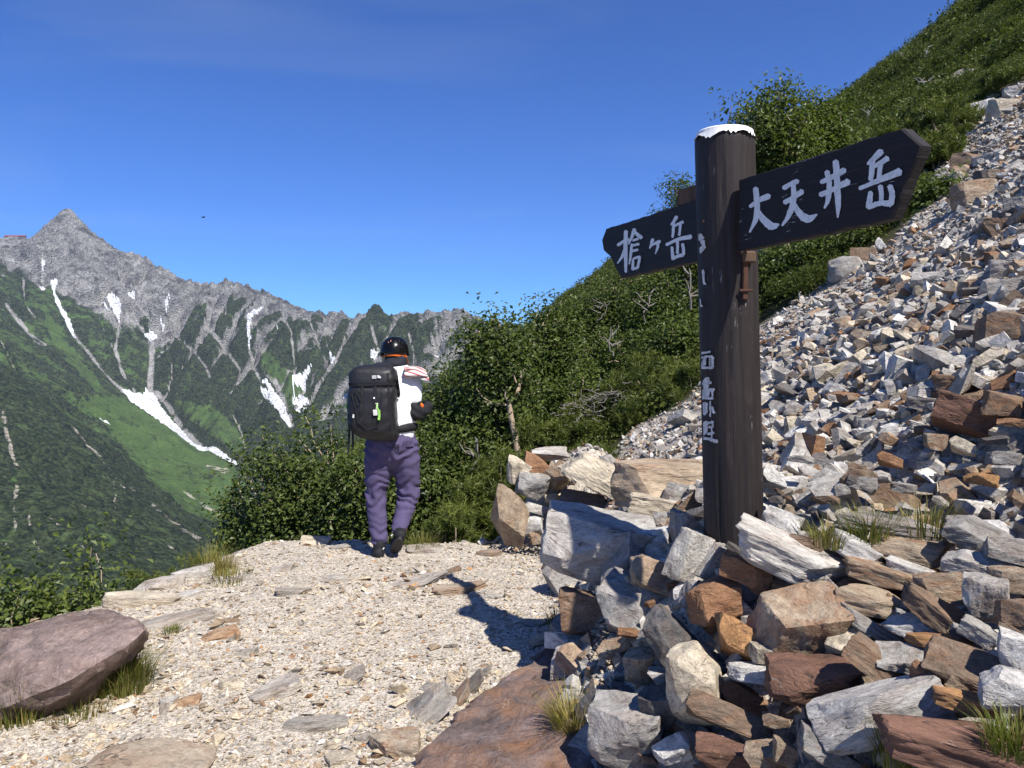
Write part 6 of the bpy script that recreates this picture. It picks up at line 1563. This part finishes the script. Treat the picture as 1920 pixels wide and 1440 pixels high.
def strip(name, pts, w, mat, parent, thick=0.004, nrm=None):
    pts = np.array(pts, float) - np.array(parent.matrix_basis.translation if parent.parent is None else (np.array(parent.matrix_basis.translation) + np.array(parent.parent.matrix_basis.translation))); bm = bmesh.new(); t = np.gradient(pts, axis=0); n_ = np.array(nrm if nrm is not None else (0, -1, 0), float)
    rows = []
    for p, d in zip(pts, t):
        s = np.cross(d, n_); s = s / (np.linalg.norm(s) + 1e-9) * w / 2
        rows.append([bm.verts.new(p + s), bm.verts.new(p - s), bm.verts.new(p - s - n_ * thick), bm.verts.new(p + s - n_ * thick)])
    for a, b_ in zip(rows[:-1], rows[1:]):
        for j in range(4): bm.faces.new((a[j], a[(j + 1) % 4], b_[(j + 1) % 4], b_[j]))
    bm.faces.new(rows[0]); bm.faces.new(rows[-1][::-1]); bmesh.ops.recalc_face_normals(bm, faces=bm.faces[:])
    return bm_obj(name, bm, mat, parent, False)
c = at(740, 666.5, 6.11)
strip('strap', [c + np.array([0.108 * math.cos(a), 0.132 * math.sin(a), 0.006 * math.sin(a * 3)]) for a in np.linspace(-2.8, -0.3, 22)], 0.014, M_ORANGE, hel, 0.005, (0, 0, 0) if False else (0, -0.3, 0.0))
strip('strap', [at(759, 667, 6.04), at(763, 673, 6.07), at(765, 682, 6.12)], 0.012, M_ORANGE, hel)
for (px, py, dx, dz) in [(741, 640.5, 0.018, 0.024), (748.5, 640, 0.016, 0.026), (755, 644, 0.012, 0.024), (744, 650, 0.016, 0.014), (752, 652, 0.014, 0.014)]:
    p = at(px, py, 6.11); rel = (p - at(740, 664, 6.11)) / np.array([0.113, 1, 0.138]); yy = 6.11 - 0.140 * math.sqrt(max(0.02, 1 - rel[0] ** 2 - rel[2] ** 2)) + 0.002
    link('vent', raw_mesh('vent', *(lambda T: (T[0] - np.array(HK.location), T[1]))(ellipsoid(px, py, yy, (dx / 2, 0.009, dz / 2), 12)), True), M_BLACK, hel)
def star(px, py, Y, s):
    bm = bmesh.new(); c = at(px, py, Y) - np.array(HK.location)
    for k, (a, L) in enumerate([(0.5, 1.3), (1.6, 1.6), (2.5, 1.4), (3.9, 1.0), (5.4, 1.0)]):
        d = np.array([math.cos(a), 0.0, math.sin(a)]); e = np.array([-math.sin(a), 0, math.cos(a)]); y_ = np.array([0, -0.0006 * k, 0])
        bm.faces.new([bm.verts.new(c + y_ + v) for v in (-d * s * .2 + e * s * .22, -d * s * .2 - e * s * .22, d * s * L - e * s * .12, d * s * L + e * s * .12)])
    o = bm_obj('sticker', bm, M_PINK, hel, False); md = o.modifiers.new('t', 'SOLIDIFY'); md.thickness = 0.002
star(733, 645, 6.005, 0.020)
# shoes
def shoe(heel, toe, ankle, lab):
    h, t, a = at(*heel), at(*toe), at(*ankle); d = (t - h) / np.linalg.norm(t - h); up = a - h; up -= d * (up @ d); up /= np.linalg.norm(up); C_ = catmull(np.column_stack([np.array([h, h + (t - h) * .35, h + (t - h) * .75, t]) + up * 0.012, [.046, .048, .050, .040]]), 5)
    s_ = fuse('shoe', [ctube(C_[:, :3], C_[:, 3], 14), ctube(np.array([h + up * .02 + d * .02, a + up * 0.01]), [.046, .050], 14)], M_BLACK, HK, 0.008, 2)
    sd = np.cross(d, up); bm = bmesh.new(); top, bot = [], []
    L = np.linalg.norm(t - h) + 0.07
    for k in range(24):
        an = 2 * math.pi * k / 24; u_ = math.cos(an); w_ = math.sin(an) * (0.043 + 0.008 * math.cos(an)) ; p = (h + t) / 2 + d * u_ * L / 2 + sd * w_ * (1 - 0.12 * abs(u_))
        top.append(bm.verts.new(p - up * 0.018 - np.array(HK.location))); bot.append(bm.verts.new(p - up * (0.040 + 0.004 * (k % 2)) - np.array(HK.location)))
    bm.faces.new(top); bm.faces.new(bot[::-1])
    for k in range(24): bm.faces.new((top[k], bot[k], bot[(k + 1) % 24], top[(k + 1) % 24]))
    bmesh.ops.recalc_face_normals(bm, faces=bm.faces[:]); bm_obj('sole', bm, M_RUBBER, s_, False)
    return s_
shoe((710, 1041, 5.90), (707, 1037, 6.10), (711, 1022, 5.93), 'left')
shoe((750, 1006, 5.84), (741, 1026, 5.97), (750, 997, 5.93), 'right')
strip('logo', [at(718, 1030, 5.86), at(720, 1027, 5.86)], 0.008, M_LOGO, HK); strip('logo', [at(733, 1005, 5.85), at(736, 1002, 5.85)], 0.008, M_LOGO, HK)
# trouser details
def on_obj(o, px, py, off=0.004):
    d = Vector(ray(px, py)); inv = Vector(o.parent.matrix_basis.translation); org = Vector((0, 0, CAMZ)) - inv
    ok, loc, nrm, _ = o.ray_cast(org, d.normalized())
    if not ok: return at(px, py, 5.85), np.array([0, -1.0, 0])
    p = loc + inv + nrm * off
    return np.array(p), np.array(nrm)
bpy.context.view_layer.update()
for (a, b_) in [((737, 834), (747, 834)), ((747, 834), (747, 844)), ((747, 844), (737, 844)), ((737, 844), (737, 834))]:
    strip('badge', [on_obj(tr, *a)[0], on_obj(tr, *b_)[0]], 0.005, M_BLACK, HK, 0.001)
strip('badge', [on_obj(tr, 742 + 2.4 * math.cos(t), 839 + 2.4 * math.sin(t), 0.006)[0] for t in np.linspace(0, 6.3, 13)], 0.005, M_BLACK, HK, 0.001)
strip('pocket_flap', [on_obj(tr, x, y, 0.006)[0] for x, y in ((761, 833), (766, 833), (771, 833), (775, 832))], 0.032, M_TROUS, HK, 0.003)
strip('pocket_seam', [on_obj(tr, x, y, 0.003)[0] for x, y in ((757, 828), (756, 833), (755, 838))], 0.005, M_BLACK, HK, 0.001)
# ------------------------------------------------------------------ backpack
BPK = empty('backpack', at(703, 822, 5.80))
tag(BPK, 'black rucksack worn on the back of the hiker', 'backpack')
ROWS = [(684, 682, 726, .05), (689, 665, 736, .09), (697, 657, 742, .12), (712, 655, 745, .135), (719, 655, 744, .137), (724, 656, 743, .128), (735, 654, 744, .14), (760, 653, 743, .15), (785, 653, 744, .15), (800, 656, 746, .145), (811, 664, 748, .13), (819, 678, 747, .11), (826, 700, 742, .07)]
V, nS = [], 48
R2 = catmull(np.array(ROWS, float), 4)
for i, (py, l, r_, dp) in enumerate(R2):
    a, b_ = at(l, py, 5.80), at(r_, py, 5.80); c = (a + b_) / 2; hw = (b_[0] - a[0]) / 2
    for j in range(nS):
        an = 2 * math.pi * j / nS; ca, sa = math.cos(an), math.sin(an)
        fx = np.sign(ca) * abs(ca) ** 0.55; fy = np.sign(sa) * abs(sa) ** 0.55
        wr = 1 + 0.03 * float(vnoise(an * 3, py / 14, 5)) + 0.016 * math.sin(py / 3.1 + an * 4 + 3 * float(vnoise(an * 2, py / 30, 6)))
        V.append((c[0] + hw * fx * wr, c[1] + dp * fy * wr + 0.02, c[2]))
V = np.array(V) - np.array(BPK.location); nR = len(R2)
F = [(i * nS + (j + 1) % nS, i * nS + j, (i + 1) * nS + j, (i + 1) * nS + (j + 1) % nS) for i in range(nR - 1) for j in range(nS)]
me = raw_mesh('pack_body', V, np.array(F), True)
bmx = bmesh.new(); bmx.from_mesh(me); bmesh.ops.holes_fill(bmx, edges=bmx.edges[:], sides=0); bmesh.ops.recalc_face_normals(bmx, faces=bmx.faces[:]); bmx.to_mesh(me); bmx.free()
pk = link('pack_body', me, M_PACK, BPK)
bpy.context.view_layer.update()
def pk_line(name, pxs, w, mat, off=0.006, thick=0.004, par=None):
    return strip(name, [on_obj(pk, x, y, off)[0] for x, y in pxs], w, mat, par or BPK, thick)
def lerp_px(a, b_, n=8): return [(a[0] + (b_[0] - a[0]) * t, a[1] + (b_[1] - a[1]) * t) for t in np.linspace(0, 1, n)]
pk_line('lid_seam', lerp_px((656, 722), (741, 719), 12), 0.014, M_BLACK)
pk_line('compression_strap', lerp_px((680, 722), (676, 800), 10), 0.020, M_BLACK); pk_line('compression_strap', lerp_px((727, 700), (731, 806), 10), 0.020, M_BLACK); pk_line('compression_strap', lerp_px((704, 722), (701, 808), 10), 0.022, M_BLACK)
pk_line('pocket_edge', [(662, 740), (668, 765), (672, 790), (690, 806), (708, 800), (714, 770), (716, 735)], 0.010, M_BLACK, 0.012, 0.008)
pk_line('bungee_cord', [(668, 732), (675, 742), (678, 752), (675, 758), (669, 752), (668, 742), (672, 733)], 0.006, M_BLACK, 0.02, 0.005)
pk_line('buckle', lerp_px((702, 745), (702, 748), 3), 0.012, M_LOGO, 0.012)
pk_line('side_strap', lerp_px((741, 705), (746, 745), 7), 0.024, M_BLACK, 0.01)
# small print on the lid: quarter arcs and three short lines; side label
for k, rr_ in enumerate((2.2, 4.0, 5.8)):
    pk_line('logo', [(708 + rr_ * math.cos(t), 709.5 - rr_ * math.sin(t) * 0.85) for t in np.linspace(0.05, 1.52, 7)], 0.0065, M_LOGO, 0.012, 0.001)
for k in range(3): pk_line('logo', lerp_px((698, 705.5 + k * 2.0), (706.5, 705.0 + k * 2.1), 3), 0.0052, M_LOGO, 0.012, 0.001)
pk_line('label', lerp_px((664, 776), (664, 783), 3), 0.013, M_TAG, 0.016, 0.001)
pk_line('tag', lerp_px((704, 768), (705, 778), 3), 0.032, M_TAG, 0.02, 0.003)
tg = pk_line('charm', [(708, 757), (707, 762), (710, 768), (712, 774)], 0.010, M_LIME, 0.024, 0.008); pk_line('charm', [(711, 768), (712, 778), (711, 786)], 0.016, M_LIME, 0.024, 0.008); pk_line('charm', [(705, 757), (708, 755), (709, 762), (706, 766)], 0.006, M_LOGO, 0.024, 0.005)
for pts_ in ([(655, 800), (654, 830), (653, 850)], [(661, 803), (662, 830), (661, 842)]):
    strip('loose_strap', at([p[0] for p in pts_], [p[1] for p in pts_], np.full(3, 5.76)), 0.016, M_BLACK, BPK, 0.003)
fuse('shoulder_strap', [px_tube([(736, 697, 5.95, 0.022), (752, 698, 6.02, 0.026), (764, 708, 6.15, 0.024), (768, 740, 6.20, 0.022)]), px_tube([(742, 775, 5.90, 0.012), (752, 782, 5.93, 0.012), (762, 790, 6.0, 0.012)])], M_BLACK, BPK, 0.007, 2)
fuse('hip_belt', [px_tube([(738, 806, 5.86, 0.032), (757, 803, 5.88, 0.036), (770, 800, 5.95, 0.038), (776, 800, 6.06, 0.036)])], M_BLACK, BPK, 0.009, 2)
bt = fuse('side_bottle', [px_tube([(651, 742, 5.84, 0.020), (650, 752, 5.84, 0.026)]), ellipsoid(648, 747, 5.82, (0.022, 0.02, 0.022))], M_TAG, BPK, 0.006, 1)
fuse('side_pouch', [px_tube([(651, 755, 5.84, 0.018), (651, 763, 5.84, 0.018)])], M_LIME, BPK, 0.006, 1)
# ------------------------------------------------------------------ towel over the right shoulder
TW = []
gu, gv = 40, 26
for i in range(gv):
    for j in range(gu):
        u, v = j / (gu - 1), i / (gv - 1)
        px = 758 + 40 * u + 8 * v * u; py = 686 + 10 * u + 20 * v - 4 * math.sin(u * 3.1) * (1 - v) + 1.6 * math.sin(v * 9 + u * 5)
        TW.append(at(px, py, 5.90 + 0.016 * math.sin(v * 13 + u * 6) + 0.05 * u - 0.05 * math.sin(v * 3.1) + 0.06 * (1 - v)))
TW = np.array(TW); tb = empty('towel', at(778, 712, 5.98)); me = raw_mesh('cloth', TW - np.array(tb.location), grid_faces(gv, gu), True)
uv = me.uv_layers.new(name='UVMap'); li = np.zeros(len(me.loops), np.int32); me.loops.foreach_get('vertex_index', li)
uvv = np.stack([(li // gu) / (gv - 1), (li % gu) / (gu - 1)], -1).astype(np.float32); uv.data.foreach_set('uv', uvv.ravel())
o = link('cloth', me, M_TOWEL, tb); md = o.modifiers.new('t', 'SOLIDIFY'); md.thickness = 0.006
tag(tb, 'striped white, red and grey towel draped over the shoulder of the hiker', 'towel')
# ------------------------------------------------------------------ a bird in the sky, a mountain hut on the far ridge
bp_ = at(381, 408, 45.0); bd = empty('bird', bp_); M_BIRD = plain('dark_feather', (0.03, 0.028, 0.03), 0.8, 0.2, 30, 0.2)
V, F = join([ctube(np.array([[-.09, 0, -.01], [-.03, 0, 0], [.05, 0, .01], [.10, 0, .012]]), [.008, .028, .022, .012], 8)]); link('body', raw_mesh('body', V, F, True), M_BIRD, bd)
for s in (-1, 1):
    link('wing', raw_mesh('wing', np.array([[.05, 0, .01], [-.03, 0, .01], [-.03, s * .13, .07], [.05, s * .12, .07], [-.01, s * .25, .05], [.0, s * .12, .06]]), np.array([[0, 1, 2], [0, 2, 3], [3, 2, 4]]), False), M_BIRD, bd)
bd.rotation_euler = (0, 0, 0.9); tag(bd, 'tiny dark bird high in the sky above the ridge', 'bird')
_k = (np.abs(PXm - 30) < 9) & (dK < 90); _i = np.argmax(np.where(_k, MZ, -1e9)); hp = np.array([MX.flat[_i], MY.flat[_i] - 12, MZ.flat[_i] - 3.0]); hut = empty('mountain_hut', hp); M_HUTW = plain('hut_wall', (0.16, 0.11, 0.08), 0.9, 0.2, 0.3, 0.2); M_HUTR = plain('hut_roof', (0.22, 0.055, 0.05), 0.8, 0.3, 0.3, 0.2)
def hbox(name, x0, x1, z0, z1, y0, y1, mat, roof=False):
    bm = bmesh.new()
    if roof:
        ym = (y0 + y1) / 2; P_ = [(x0, y0, z0), (x1, y0, z0), (x1, ym, z1), (x0, ym, z1), (x0, y1, z0), (x1, y1, z0)]; v = [bm.verts.new(p) for p in P_]
        for f in ((0, 1, 2, 3), (3, 2, 5, 4), (0, 3, 4), (1, 5, 2), (0, 4, 5, 1)): bm.faces.new([v[i] for i in f])
    else:
        bmesh.ops.create_cube(bm, size=1.0)
        for w in bm.verts: w.co = Vector(((x0 + x1) / 2 + w.co.x * (x1 - x0), (y0 + y1) / 2 + w.co.y * (y1 - y0), (z0 + z1) / 2 + w.co.z * (z1 - z0)))
    return bm_obj(name, bm, mat, hut, False)
hbox('wall', -42, 62, -14, 2, -7, 7, M_HUTW); hbox('roof', -45, 65, 2, 8.5, -9, 9, M_HUTR, True)
for k in range(8): hbox('window', -36 + k * 12, -31 + k * 12, -3, 0, -7.3, -6.9, M_BLACK)
tag(hut, 'long red roofed hut on the far ridge left of the pointed peak', 'hut')
# ------------------------------------------------------------------ the air: one even, very thin haze round everything
bm = bmesh.new(); bmesh.ops.create_cube(bm, size=1.0)
zlo = min(float(MZ.min()), float(GZ.min())) - 1.0; zhi = max(float(MZ.max()), float(GZ.max())) + 12
for v in bm.verts: v.co = Vector((-400 + v.co.x * 7400, 2100 + v.co.y * 4800, (zlo + zhi) / 2 + v.co.z * (zhi - zlo)))
mh = bpy.data.materials.new('haze'); mh.use_nodes = True; mh.node_tree.nodes.clear()
ho_ = mh.node_tree.nodes.new('ShaderNodeOutputMaterial'); pv = mh.node_tree.nodes.new('ShaderNodeVolumePrincipled')
pv.inputs['Color'].default_value = (0.80, 0.88, 1.0, 1); pv.inputs['Density'].default_value = 4.6e-5; pv.inputs['Anisotropy'].default_value = 0.2
mh.node_tree.links.new(pv.outputs[0], ho_.inputs['Volume'])
hz = bm_obj('haze', bm, mh, None, False); tag(hz, 'thin even mountain haze in the valley air', 'haze', kind='stuff')
